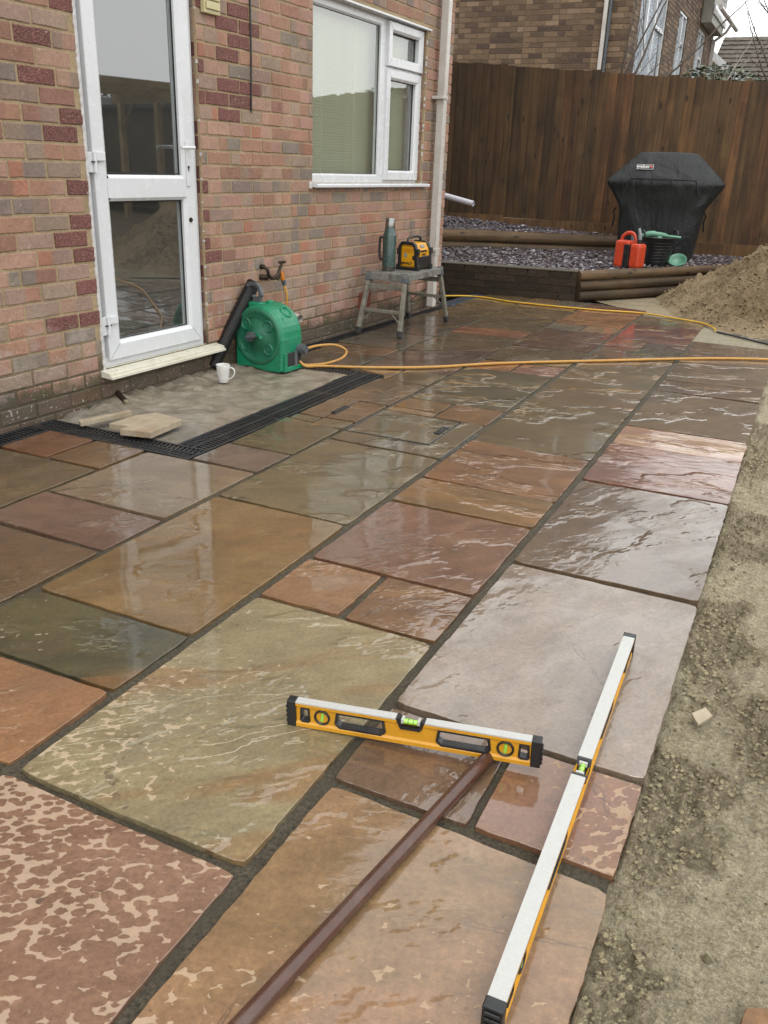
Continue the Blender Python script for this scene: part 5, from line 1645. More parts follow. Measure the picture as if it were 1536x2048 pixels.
for (w, yf, yb, wing, z) in rings:
    for p in rring(w, yf, yb, wing, z, n):
        q = Vector(p); f_ = noise.fractal(Vector((q.x * 3.5, q.y * 3.5, z * 1.4)), .9, 2, 3) * .022 * (1.2 if z < .9 else .5)
        fold = .010 * math.sin(q.x * 22 + 3 * noise.noise(Vector((q.x * 2, z, 0)))) * sst(.9, .2, z)
        d = Vector((q.x, q.y * 1.6, 0)); d = d.normalized() if d.length > 1e-4 else Vector((0, 0, 0))
        q += d * (f_ + fold)
        if z > .9 and z < 1.0: q.z += -.02 * (1 - abs(q.x) / .78) 
        vs.append(tuple(q))
fs = []
for i in range(len(rings) - 1):
    for k in range(n):
        k2 = (k + 1) % n; fs.append((i*n+k, i*n+k2, (i+1)*n+k2, (i+1)*n+k))
m.add(vs, fs, True)
cv = m.build('cover', M_COVER, bbq)
ss = cv.modifiers.new('sub', 'SUBSURF'); ss.levels = 1; ss.render_levels = 1
# seams, straps and the printed patch
m = MB()
m.tube(catmull([(-.42, -.335, 1.03), (-.2, -.352, 1.035), (.2, -.352, 1.035), (.42, -.335, 1.03)], 5), .005, 6)
m.tube(catmull([(-.42, -.335, 1.03), (-.46, -.352, .9), (-.54, -.345, .75)], 5), .005, 6)
m.tube(catmull([(.42, -.335, 1.03), (.46, -.352, .9), (.56, -.345, .75)], 5), .005, 6)
m.build('seam', M_COVER, cv)
m = MB()
for s in (-1, 1): m.tube(catmull([(s*.565, -.30, .66), (s*.60, -.26, .60), (s*.585, -.24, .52), (s*.60, -.22, .40)], 5), .014, 6, oval=.3)
m.build('strap', M_BLACK, cv)
m = MB()
for (x, y) in ((-.45, -.22), (.45, -.22), (-.45, .22), (.45, .22)): m.tube([(x, y, -.02), (x, y, .10)], .02, 10)
m.build('caster', M_BLACK, bbq)
dn = Vector((0, -.235, 1.0)); 
sl = Vector((0, .16, .27)).normalized()          # up the front slope of the hood
Mf = facing((-.26, -.268, 1.175), (1, 0, 0), sl)
m = MB(); m.box(-.105, -.034, 0, .105, .034, .004, Mf); lg = m.build('badge', M_WPRINT, cv)
m = MB(); m.box(-.100, -.029, .004, .100, .029, .0055, Mf); m.build('badge_field', M_BPRINT, cv)
text_mesh('weber', .068, M_WPRINT, 'lettering', cv, Mf @ Matrix.Translation((-.025, .004, .0062)), bold=.0012)
m = MB()
for k in range(3):
    a = k * PI / 3
    m.box(-.020, -.0042, .006, .020, .0042, .0075 + k * .0003, Mf @ Matrix.Translation((.078, .003, 0)) @ Matrix.Rotation(a, 4, 'Z'))
m.build('red_star', M_REDLOGO, cv)

# ---- flexible tub with green hose fittings in it
tub = empty('flexible_tub', (-1.60, 10.50, .285)); tag(tub, 'black flexible rubber tub standing beside the red can', 'tub')
m = MB(); pr = [(.0, .004), (.135, .004), (.145, .02), (.165, .14), (.188, .30), (.195, .305), (.19, .31), (.182, .30), (.158, .14), (.138, .03), (.0, .03)]
m.lathe(pr, 36); m.build('body', M_BLACK, tub)
m = MB()
for k in range(7): m.lathe([(.150 + k * .0055, .05 + k * .033), (.1545 + k * .0055, .052 + k * .033), (.152 + k * .0055, .056 + k * .033)], 36)
m.build('rib', M_BLACK, tub)
for s in (-1, 1):
    m = MB(); a0 = R(35) if s > 0 else R(215)
    c, sn = math.cos(a0), math.sin(a0)
    pts = catmull([(c*.19 - sn*.065, sn*.19 + c*.065, .30), (c*.20 - sn*.06, sn*.20 + c*.06, .35), (c*.20 - sn*.03, sn*.20 + c*.03, .378), (c*.20 + sn*.03, sn*.20 - c*.03, .378), (c*.20 + sn*.06, sn*.20 - c*.06, .35), (c*.19 + sn*.065, sn*.19 - c*.065, .30)], 5)
    m.tube(pts, .010, 8); m.build('handle', M_BLACK, tub)
m = MB(); m.tube(catmull([(-1.80, 10.42, .575), (-1.70, 10.43, .62), (-1.60, 10.44, .625), (-1.50, 10.48, .61), (-1.36, 10.52, .60)], 5), [.03]*4 + [.034]*5 + [.026]*6 + [.014]*6, 12)
m.tube([(-1.58, 10.43, .60), (-1.56, 10.38, .47)], [.03, .024], 10)
tag(m.build('spray_gun', M_TEAL), 'sea-green hose spray gun laid across the rim of the black tub', 'spray gun')
m = MB(); m.tube(catmull([(-1.90, 10.62, .28), (-1.905, 10.62, .42), (-1.90, 10.62, .52), (-1.915, 10.62, .62)], 4), [.045, .045, .045, .045, .045, .04, .035, .03, .028, .025, .022, .016, .010], 12)
tag(m.build('squeeze_bottle', M_GREY), 'small grey pointed bottle behind the red can', 'bottle')
dish = MB(); dish.lathe([(.0, .0), (.05, .004), (.085, .03), (.10, .062), (.095, .064), (.08, .036), (.045, .012), (0, .008)], 24, Matrix.Rotation(R(38), 4, 'X'))
o = dish.build('dish', M_TEAL); o.location = (-1.36, 10.56, .315); tag(o, 'small sea-green plastic dish tipped on the slate beside the tub', 'dish')

# ---- red combi fuel can
can = empty('fuel_can', (-1.80, 10.00, .285), R(-18)); can.scale = (.92, .92, 1.2); tag(can, 'orange-red plastic fuel can with black strap and grey spout on the top log', 'fuel can')
m = MB()
def rbox(m, x0, y0, z0, x1, y1, z1): m.box(x0, y0, z0, x1, y1, z1)
rbox(m, -.165, -.085, 0, .02, .085, .235); b1 = m.build('body', M_RED, can, .022)
m = MB(); rbox(m, .030, -.085, 0, .165, .085, .215); m.build('second_tank', M_RED, can, .028)
m = MB(); rbox(m, -.045, -.089, .0, .03, .089, .205); m.build('strap', M_BLACK, can, .006)
m = MB(); m.tube(catmull([(-.13, 0, .22), (-.125, 0, .262), (-.07, 0, .298), (0, 0, .298), (.04, 0, .27), (.06, 0, .21)], 5), .017, 10); m.build('handle', M_RED, can)
m = MB(); m.tube([(.105, 0, .205), (.105, 0, .25)], .030, 16); m.build('cap', M_BLACK, can)
m = MB(); m.tube(catmull([(.105, 0, .25), (.10, 0, .29), (.085, 0, .325), (.075, 0, .345)], 5), [.021]*6 + [.019]*5 + [.015]*5, 12); m.build('spout', M_GREY if False else M_LGREY, can)

# ---- aluminium step platform
st = empty('step_platform', (-2.88, 6.44, 0)); tag(st, 'mortar-splashed folding aluminium step platform by the downpipe', 'step platform')
TZ = .470; px0, px1, py0, py1 = -.165, .165, -.37, .36
m = MB(); m.box(px0, py0, TZ - .012, px1, py1, TZ); m.build('deck', M_ALUTOP, st, .004)
m = MB()
for k in range(10): m.box(px0 + .02 + k * .031, py0 + .02, TZ, px0 + .026 + k * .031, py1 - .02, TZ + .0035)
m.build('tread_rib', M_ALUTOP, st)
m = MB()
m.box(px0 - .004, py0 - .006, TZ - .050, px1 + .004, py0 + .010, TZ + .002); m.box(px0 - .004, py1 - .010, TZ - .050, px1 + .004, py1 + .006, TZ + .002)
m.box(px0 - .006, py0 + .012, TZ - .048, px0 + .006, py1 - .012, TZ + .001); m.box(px1 - .006, py0 + .012, TZ - .048, px1 + .006, py1 - .012, TZ + .001)
m.build('skirt', M_ALUTOP, st, .003)
legs = []
for (sx, sy) in ((-1, -1), (1, -1), (1, 1), (-1, 1)):
    top = Vector((sx * .150, py0 + .02 if sy < 0 else py1 - .02, TZ - .03)); bt = Vector((sx * .178, sy * .475, .04))
    m = MB(); d = (bt - top)
    zax = d.normalized(); xa = Vector((1, 0, 0)); xa = (xa - zax * xa.dot(zax)).normalized(); ya = zax.cross(xa)
    Ml = Matrix.Identity(4)
    for i in range(3): Ml[i][0] = xa[i]; Ml[i][1] = ya[i]; Ml[i][2] = zax[i]; Ml[i][3] = top[i]
    L = d.length
    # C-section leg
    m.box(-.014, -.020, 0, .014, .020, L, Ml)
    o = m.build('leg', M_ALU, st, .003)
    m = MB(); m.box(-.018, -.024, L - .03, .018, .024, L + .022, Ml); m.build('rubber_foot', M_RUBBER, o, .004)
    m = MB(); m.box(-.024, -.027, -.035, .022, .027, .03, Ml); m.build('hinge_block', M_GREY, o, .004)
    legs.append((top, bt))
for (i, j, t) in ((0, 1, .60), (3, 2, .52)):
    a = legs[i][0].lerp(legs[i][1], t); b = legs[j][0].lerp(legs[j][1], t)
    m = MB(); m.box(a.x, a.y - .014, a.z - .012, b.x, a.y + .014, a.z + .012); m.build('rung', M_ALU, st, .003)
    a2 = legs[i][0].lerp(legs[i][1], .16); b2 = legs[j][0].lerp(legs[j][1], .16)
    m = MB(); m.box(a2.x, a2.y - .008, a2.z - .022, b2.x, a2.y + .008, a2.z + .018); m.build('crossbar', M_ALU, st, .003)
    for (p, q, s) in ((legs[i][0].lerp(legs[i][1], t + .22), a, 1), (legs[j][0].lerp(legs[j][1], t + .22), b, -1)):
        m = MB(); m.tube([p, q + Vector((s * .10, 0, 0))], .005, 6); m.build('brace', M_ALU, st)

# ---- vacuum flask
FLK = (-2.955, 6.265)
fl = empty('vacuum_flask', (FLK[0], FLK[1], TZ + .003)); tag(fl, 'green vacuum flask with steel cup standing left of the radio', 'flask')
m = MB(); m.lathe([(0, 0), (.049, 0), (.051, .006), (.051, .030), (.052, .032)], 28); m.build('base', M_STEEL, fl)
m = MB(); m.lathe([(.052, .032), (.052, .262), (.050, .272), (.043, .283), (.043, .293), (.041, .296), (.041, .306), (.038, .312), (.038, .322)], 28); m.build('body', M_FLASK, fl)
m = MB(); m.lathe([(.037, .318), (.0375, .322), (.0345, .385), (.031, .390), (0, .391)], 28); m.build('cup', M_STEEL, fl)
m = MB(); m.tube(catmull([(-.050, -.01, .245), (-.072, -.014, .245), (-.076, -.015, .20), (-.075, -.015, .12), (-.068, -.014, .085), (-.050, -.01, .085)], 5), .0095, 8); m.build('handle', M_BLACK, fl)

# ---- site radio
rd = empty('site_radio', (-2.855, 6.535, TZ + .003), R(-3)); tag(rd, 'yellow and black site radio with aerial on the step platform', 'radio')
RX, RY = .075, .125     # half sizes: x = depth (toward the patio), y = along the wall
pr = [(-RX, .012), (RX, .012), (RX + .004, .10), (RX - .002, .15), (RX - .028, .200), (-RX + .02, .205), (-RX, .17)]
m = MB(); n = len(pr)
vs = [(p[0], -RY + .012, p[1]) for p in pr] + [(p[0], RY - .012, p[1]) for p in pr]
m.add(vs, [tuple(range(n)), tuple(range(2*n-1, n-1, -1))] + [(i, n+i, n+(i+1) % n, (i+1) % n) for i in range(n)])
m.build('body', M_YEL2, rd, .006)
def cheek(y0, y1):
    m = MB()
    o_ = [(-RX - .012, 0), (RX + .014, 0), (RX + .016, .05), (RX + .008, .14), (RX - .012, .195), (RX - .035, .212), (-RX + .018, .214), (-RX - .010, .18)]
    i_ = [(-RX + .012, .022), (RX - .012, .022), (RX - .012, .06), (RX - .018, .14), (RX - .030, .180), (RX - .042, .190), (-RX + .026, .192), (-RX + .012, .17)]
    n = len(o_)
    vs = [(p[0], y0, p[1]) for p in o_] + [(p[0], y0, p[1]) for p in i_] + [(p[0], y1, p[1]) for p in o_] + [(p[0], y1, p[1]) for p in i_]
    fs = []
    for i in range(n):
        k = (i + 1) % n
        fs += [(i, n+i, n+k, k), (2*n+k, 3*n+k, 3*n+i, 2*n+i), (i, k, 2*n+k, 2*n+i), (n+k, n+i, 3*n+i, 3*n+k)]
    m.add(vs, fs)
    return m.build('bumper', M_BLACK, rd, .004)
cheek(-RY - .004, -RY + .03); cheek(RY - .03, RY + .004)
m = MB()
for (x, y) in ((RX + .012, -RY + .01), (RX + .012, RY - .01), (-RX - .01, -RY + .01), (-RX - .01, RY - .01)):
    m.box(x - .014, y - .018, .0, x + .012, y + .018, .042); m.box(x - .012, y - .016, .115, x + .010, y + .016, .165)
m.build('corner_guard', M_BLACK, rd, .006)
m = MB(); m.box(-RX + .020, -RY + .002, .030, RX - .020, -RY + .010, .175); m.build('side_panel', M_YEL2, rd, .004)
m = MB(); m.box(RX - .034, -RY - .001, .080, RX - .016, -RY + .012, .112); m.build('latch', M_BLACK, rd, .002)
m = MB(); m.box(-.030, -RY + .0005, .098, -.008, -RY + .002, .128); m.build('sticker', M_LGREY, rd)
m = MB()
for k in range(3): m.box(-RX + .032, -RY + .0002, .138 + k * .010, RX - .034, -RY + .002, .1405 + k * .010)
m.build('groove', M_ORANGE, rd)
Ms = facing((-.012, -RY + .0010, .050), (1, 0, 0), (0, 0, 1))
text_mesh('DEWALT', .026, M_BPRINT, 'lettering', rd, Ms, bold=.0012)
m = MB(); m.box(RX + .002, -RY + .045, .018, RX + .014, RY - .040, .105); m.build('speaker_grille', M_BLACK, rd, .005)
m = MB()
for k in range(6): m.box(RX + .014, -RY + .055, .030 + k * .012, RX + .0165, RY - .05, .034 + k * .012)
m.build('grille_bar', M_BLACK, rd)
M_ = facing((RX + .0050, .0, .117), (0, 1, 0), (0, 0, 1))
m = MB(); m.box(-.05, -.009, -.001, .05, .010, .0008, M_); m.build('name_plate', M_YEL, rd)
text_mesh('DEWALT', .019, M_BPRINT, 'lettering', rd, M_ @ Matrix.Translation((0, 0, .001)), bold=.0008)
m = MB()
for yy, w in ((-.045, .012), (-.020, .010), (0.0, .014), (.022, .010), (.046, .012)): m.box(RX - .002, yy - w/1.4, .135, RX + .0045, yy + w/1.4, .149)
m.build('button', M_BLACK, rd, .002)
Md = facing((RX - .0135, 0, .178), (0, 1, 0), (-.45, 0, .9))
m = MB(); m.box(-.035, -.010, 0, .035, .010, .003, Md); m.build('display', M_LGREY, rd, .001)
m = MB(); m.tube(catmull([(-.01, -RY + .01, .205), (-.012, -RY + .02, .232), (-.012, -.05, .247), (-.012, .05, .247), (-.012, RY - .02, .232), (-.01, RY - .01, .205)], 5), .010, 10); m.build('handle', M_BLACK, rd)
m = MB(); m.tube([(-.05, .03, .20), (-.052, .0, .375)], [.0025, .0015], 6); m.build('aerial', M_GREY, rd)

# ---- green hose reel
rl = empty('hose_reel', (-3.025, 4.655, .005), R(-4)); tag(rl, 'green plastic hose reel box with crank handle and grey carrying handle', 'hose reel')
RW = .185; RH = .40; RD = .10      # half width, height, half depth
def reel_outline(n=18):
    pts = [(-RW, 0), (-RW * .62, .010), (-RW * .3, .012), (RW * .3, -.004), (RW, 0), (RW + .006, .20)]
    for i in range(n + 1):
        a = PI * i / n
        pts.append((RW * math.cos(a) + .003, .215 + (RH - .215) * math.sin(a)))
    pts.append((-RW - .0, .20))
    return pts
ol = reel_outline()
m = MB(); n = len(ol)
lv = [(-RD - .012, .90), (-RD, .97), (-RD + .015, 1.0), (RD - .015, 1.0), (RD, .97), (RD + .012, .90)]
vs = []
for (y, s) in lv:
    for (x, z) in ol: vs.append((x * s, y, .2 + (z - .2) * s if z > .02 else z * 1.0 + (0 if s == 1 else .004)))
fs = [tuple(range(n - 1, -1, -1))][:0]
for k in range(len(lv) - 1):
    for i in range(n):
        i2 = (i + 1) % n; fs.append((k*n+i, k*n+i2, (k+1)*n+i2, (k+1)*n+i))
fs.append(tuple(range(n))); fs.append(tuple((len(lv)-1)*n + i for i in range(n - 1, -1, -1)))
m.add(vs, fs)
shell = m.build('shell', M_GREEN, rl, .004)
# grimy front disc with moulded rings
m = MB(); Mx = Matrix.Translation((-.002, -RD - .010, .205)) @ Matrix.Rotation(R(90), 4, 'X')
m.lathe([(.178, -.006), (.176, .006), (.168, .010), (.150, .010), (.146, .006), (.085, .007), (.080, .014), (.052, .016), (.048, .022), (.0, .024)], 44, Mx)
disc = m.build('front_disc', M_GREEND, rl)
for a in (40, 140, 215, 320):
    m = MB(); cx_, cz_ = .112 * math.cos(R(a)), .112 * math.sin(R(a))
    m.lathe([(.038, .004), (.036, .013), (.030, .013), (.027, .006), (0, .005)], 24, Mx @ Matrix.Translation((cx_, cz_, 0)))
    m.build('moulding', M_GREEND, disc)
for k, r_ in enumerate((.120, .132)):
    m = MB(); m.tube([(Mx @ Vector((r_ * math.cos(R(a)), r_ * math.sin(R(a)), .009))) for a in range(62, 120, 4)], .003, 5)
    m.build('moulding', M_GREEND, disc)
m = MB()
ys = -RD - .050
m.tube([(-.030, ys + .03, .205), (-.030, ys - .008, .205)], .030, 18)
m.tube(catmull([(-.045, ys - .006, .200), (0, ys - .010, .212), (.055, ys - .006, .225)], 5), [.026, .027, .027, .026, .025, .024, .024, .024, .023, .022, .020], 12, oval=.6)
m.build('crank', M_GREY, rl)
m = MB(); m.tube([(.045, ys - .02, .224), (.095, ys - .055, .226)], [.014, .012], 12); m.build('crank_knob', M_GREEN, rl)
# spout on the shoulder
m = MB(); Mx = Matrix.Translation((.118, .02, .352)) @ Matrix.Rotation(R(42), 4, 'Y')
m.lathe([(.046, -.03), (.044, .012), (.036, .016), (.031, .012), (.030, -.02)], 24, Mx); m.build('guide_ring', M_GREEN, rl)
m = MB(); m.lathe([(0, -.006), (.0305, -.006)], 24, Mx); m.build('guide_hole', M_RUBBER, rl)
m = MB(); m.tube(catmull([(.150, -.055, .33), (.178, -.06, .24), (.175, -.07, .12), (.165, -.085, .03)], 6), .008, 8); m.build('edge_rib', M_GREEN, rl)
# slot low on the side with roller and hose outlet
m = MB(); m.box(.176, -.065, .03, .194, .085, .115); m.build('slot', M_RUBBER, rl, .004)
m = MB(); m.box(.180, -.09, .0, .200, .10, .030); m.box(.180, -.095, .0, .200, -.070, .12); m.build('slot_frame', M_GREEN, rl, .004)
m = MB(); m.tube([(.196, .02, .03), (.196, .02, .12)], .012, 10); m.build('roller', M_GREY, rl)
m = MB(); m.tube([(.18, .065, .125), (.225, .068, .125)], .034, 18); m.tube([(.225, .068, .125), (.245, .069, .125)], .024, 14); m.build('outlet_boss', M_GREY, rl)
# carrying handle hinged up
m = MB()
hx, hy = -.055, -.02
out = [(-.020, .0), (.020, .0), (.030, .050), (.052, .075), (.050, .145), (.030, .165), (-.040, .165), (-.058, .145), (-.055, .070), (-.028, .050)]
inn = [(-.012, .060), (.012, .060), (.030, .080), (.030, .132), (.016, .143), (-.026, .143), (-.038, .132), (-.036, .082), (-.024, .066), (-.018, .060)]
order_out = [out[0], out[1], out[2], out[3], out[4], out[5], out[6], out[7], out[8], out[9]]
nn_ = 10; vs = []
for y in (-.012, .012):
    for p in order_out: vs.append((hx + (p[0] - p[1] * .28) * .95, hy + y, RH - .012 + p[1] * .78))
    for p in inn: vs.append((hx + (p[0] - p[1] * .28) * .95, hy + y, RH - .012 + p[1] * .78))
fs = []
for i in range(nn_):
    k = (i + 1) % nn_
    fs += [(i, k, nn_+k, nn_+i), (2*nn_+k, 2*nn_+i, 3*nn_+i, 3*nn_+k), (i, 2*nn_+i, 2*nn_+k, k), (nn_+k, 3*nn_+k, 3*nn_+i, nn_+i)]
m.add(vs, fs); m.build('carry_handle', M_GREY, rl, .003)
m = MB(); m.box(-.13, -.06, RH - .035, -.02, .02, RH + .004); m.box(-.02, .0, RH - .03, .01, .05, RH + .015); m.build('hinge_lug', M_GREEN, rl, .008)

# ---- hoses
m = MB(); a = hw(.062, 5.005, .555); b = hw(.075, 5.03, .47)
m.tube([a, a.lerp(b, .6)], [.017, .016], 14); conn = m.build('hose_connector', M_ORANGE)
tag(conn, 'orange and grey click connector hanging from the tap', 'connector')
m = MB(); m.tube([a.lerp(b, .6), b], [.0175, .012], 14); m.build('collar', M_GREY, conn)
m = MB(); m.tube(catmull([b, b + Vector((.015, .005, -.08)), (-3.13, 5.02, .27), (-3.12, 4.95, .18), (-3.11, 4.85, .10), (-3.10, 4.80, .03)], 8), .0085, 10)
tag(m.build('hose', M_HOSE), 'short amber hose dropping from the tap behind the green reel', 'hose')
m = MB()
pts = [(-2.83, 4.71, .05), (-2.79, 4.73, .02), (-2.72, 4.83, .011), (-2.45, 4.97, .011), (-2.12, 5.21, .011), (-1.77, 5.60, .011), (-1.20, 6.10, .011), (-.59, 6.62, .011), (-.14, 6.90, .011), (.4, 7.15, .0), (1.2, 7.3, -.02), (2.0, 7.3, -.02)]
m.tube(catmull(pts, 10), .0095, 10)
tag(m.build('hose', M_HOSE), 'long amber hose lying straight across the patio to the right edge', 'hose')
m = MB(); m.tube(catmull([(-2.83, 4.735, .115), (-2.79, 4.85, .13), (-2.745, 5.02, .115), (-2.70, 5.10, .07), (-2.70, 5.05, .03), (-2.74, 4.92, .012), (-2.80, 4.80, .014), (-2.84, 4.72, .03)], 10), .0085, 10)
tag(m.build('hose', M_HOSE), 'amber hose looping off the side of the green reel', 'hose')
m = MB()
pts = [(-3.33, 7.95, .03), (-3.28, 8.25, .03), (-3.16, 8.55, .012), (-2.95, 8.60, .010), (-2.66, 8.50, .010), (-2.19, 8.48, .010), (-1.75, 8.52, .010), (-1.36, 8.60, .010), (-1.03, 8.46, .012), (-.80, 8.36, .012), (-.68, 8.16, .016), (-.62, 7.96, .016)]
m.tube(catmull(pts, 8), .0075, 8)
tag(m.build('hose', M_HOSEY), 'thin yellow hose crossing the far end of the patio to the sand heap', 'hose')
m = MB(); m.tube(catmull([(-.61, 7.95, .008), (-.42, 7.80, .008), (-.15, 7.58, .006), (.3, 7.35, -.01)], 6), .009, 8)
tag(m.build('cable', M_BLACK), 'thin dark cable on the screed between hose end and sand heap', 'cable')

# ---- corrugated land drain leaning on the wall
m = MB(); p0 = Vector((-3.235, 4.33, .03)); p1 = hw(.062, 4.70, .515)
n = 150; pts = []; rs_ = []
for i in range(n + 1):
    t = i / n; p = p0.lerp(p1, t); p += Vector((.0, .0, 0)) * t
    pts.append(p); rs_.append(.041 + (.0035 if i % 3 == 1 else 0))
m.tube(pts, rs_, 18, caps=False, smooth=False)
m.lathe([(0, 0), (.036, 0)], 18, Matrix.Translation(p1 - (p1 - p0).normalized() * .02) @ ((p1 - p0).to_track_quat('Z', 'Y').to_matrix().to_4x4()))
tag(m.build('corrugated_pipe', M_BLACK), 'length of black corrugated drainage pipe leaning on the wall beside the door', 'pipe')

# ---- mug
mg = empty('mug', (-3.005, 4.130, .006), R(14)); tag(mg, 'white china mug with a raised heart on the concrete pad', 'mug')
m = MB(); m.lathe([(0, 0), (.028, 0), (.030, .003), (.0335, .03), (.039, .075), (.0415, .103), (.0405, .106), (.0385, .104), (.036, .075), (.030, .02), (.0, .012)], 36); m.build('cup', M_MUG, mg)
m = MB(); m.tube(catmull([(.037, 0, .085), (.052, 0, .090), (.068, 0, .078), (.070, 0, .058), (.060, 0, .038), (.046, 0, .026), (.033, 0, .020)], 5), .0058, 8, oval=.8); m.build('handle', M_MUG, mg)
m = MB(); pts = []
for k in range(31):
    t = 2 * PI * k / 30
    hx_ = 16 * math.sin(t) ** 3; hz_ = 13 * math.cos(t) - 5 * math.cos(2*t) - 2 * math.cos(3*t) - math.cos(4*t)
    xx = hx_ * .00115; zz = .062 + hz_ * .00125
    r_ = .0335 + (zz - .03) * .121 + .0004
    aa = -PI/2 - .45 + xx / r_
    pts.append((r_ * math.cos(aa), r_ * math.sin(aa), zz))
m.tube(pts, .0012, 6, caps=False); m.build('heart', M_MUG, mg)

# ---- stone offcuts on the pad
def offcut(poly, th, loc, rot, label, m_=M_CHIPW, name='stone_offcut'):
    m = MB(); P2 = []
    for i in range(len(poly)):
        a, b = Vector(poly[i]), Vector(poly[(i+1) % len(poly)])
        k = max(1, int((b - a).length / .02))
        for j in range(k):
            q = a.lerp(b, j / k); P2.append((q.x + rb.uniform(-.0015, .0015), q.y + rb.uniform(-.0015, .0015)))
    m.prism(P2, 0, th)
    o = m.build(name, m_, None, .0015); o.location = loc; o.rotation_euler = rot
    tag(o, label, 'stone', 'sandstone offcuts on the concrete pad'); return o
offcut([(0, 0), (.11, .045), (.245, .0), (.305, .20), (.16, .315), (.12, .24), (.03, .21)][:0] or [(0, 0), (.10, .015), (.09, -.045), (.24, -.02), (.275, .20), (.12, .235), (.05, .16)], .030, (-2.855, 3.00, .022), (R(3), R(2), R(8)), 'broad broken sandstone offcut resting half over the black drain')
offcut([(0, 0), (.275, .02), (.28, .055), (.01, .045)], .022, (-3.02, 2.985, .012), (0, R(-2), R(66)), 'narrow sandstone strip lying on the pad beside the wide offcut')
# cut stub of old pipe at the wall
m = MB(); m.tube(catmull([(-3.30, 3.53, .045), (-3.23, 3.49, .030), (-3.14, 3.44, .018)], 4), [.018, .019, .018, .018, .017, .018, .016, .017, .016], 12)
s_ = m.build('pipe_stub', M_BRASS); tag(s_, 'broken stub of old pipe sticking out of the wall foot', 'pipe')
m = MB(); m.tube([(-3.145, 3.442, .019), (-3.115, 3.428, .014)], [.015, .011], 10); m.build('broken_tip', M_CONC, s_)

# ---- brown bar and the two spirit levels
m = MB(); pts = [Vector((-.431, 1.578, .016)).lerp(Vector((-.565, .70, .016)), t / 12) for t in range(13)]
m.tube([p + Vector((0, 0, .0)) for p in pts] , .0155, 20)
tag(m.build('round_bar', M_BRONZE), 'long brown enamelled round bar lying under the short spirit level', 'bar')

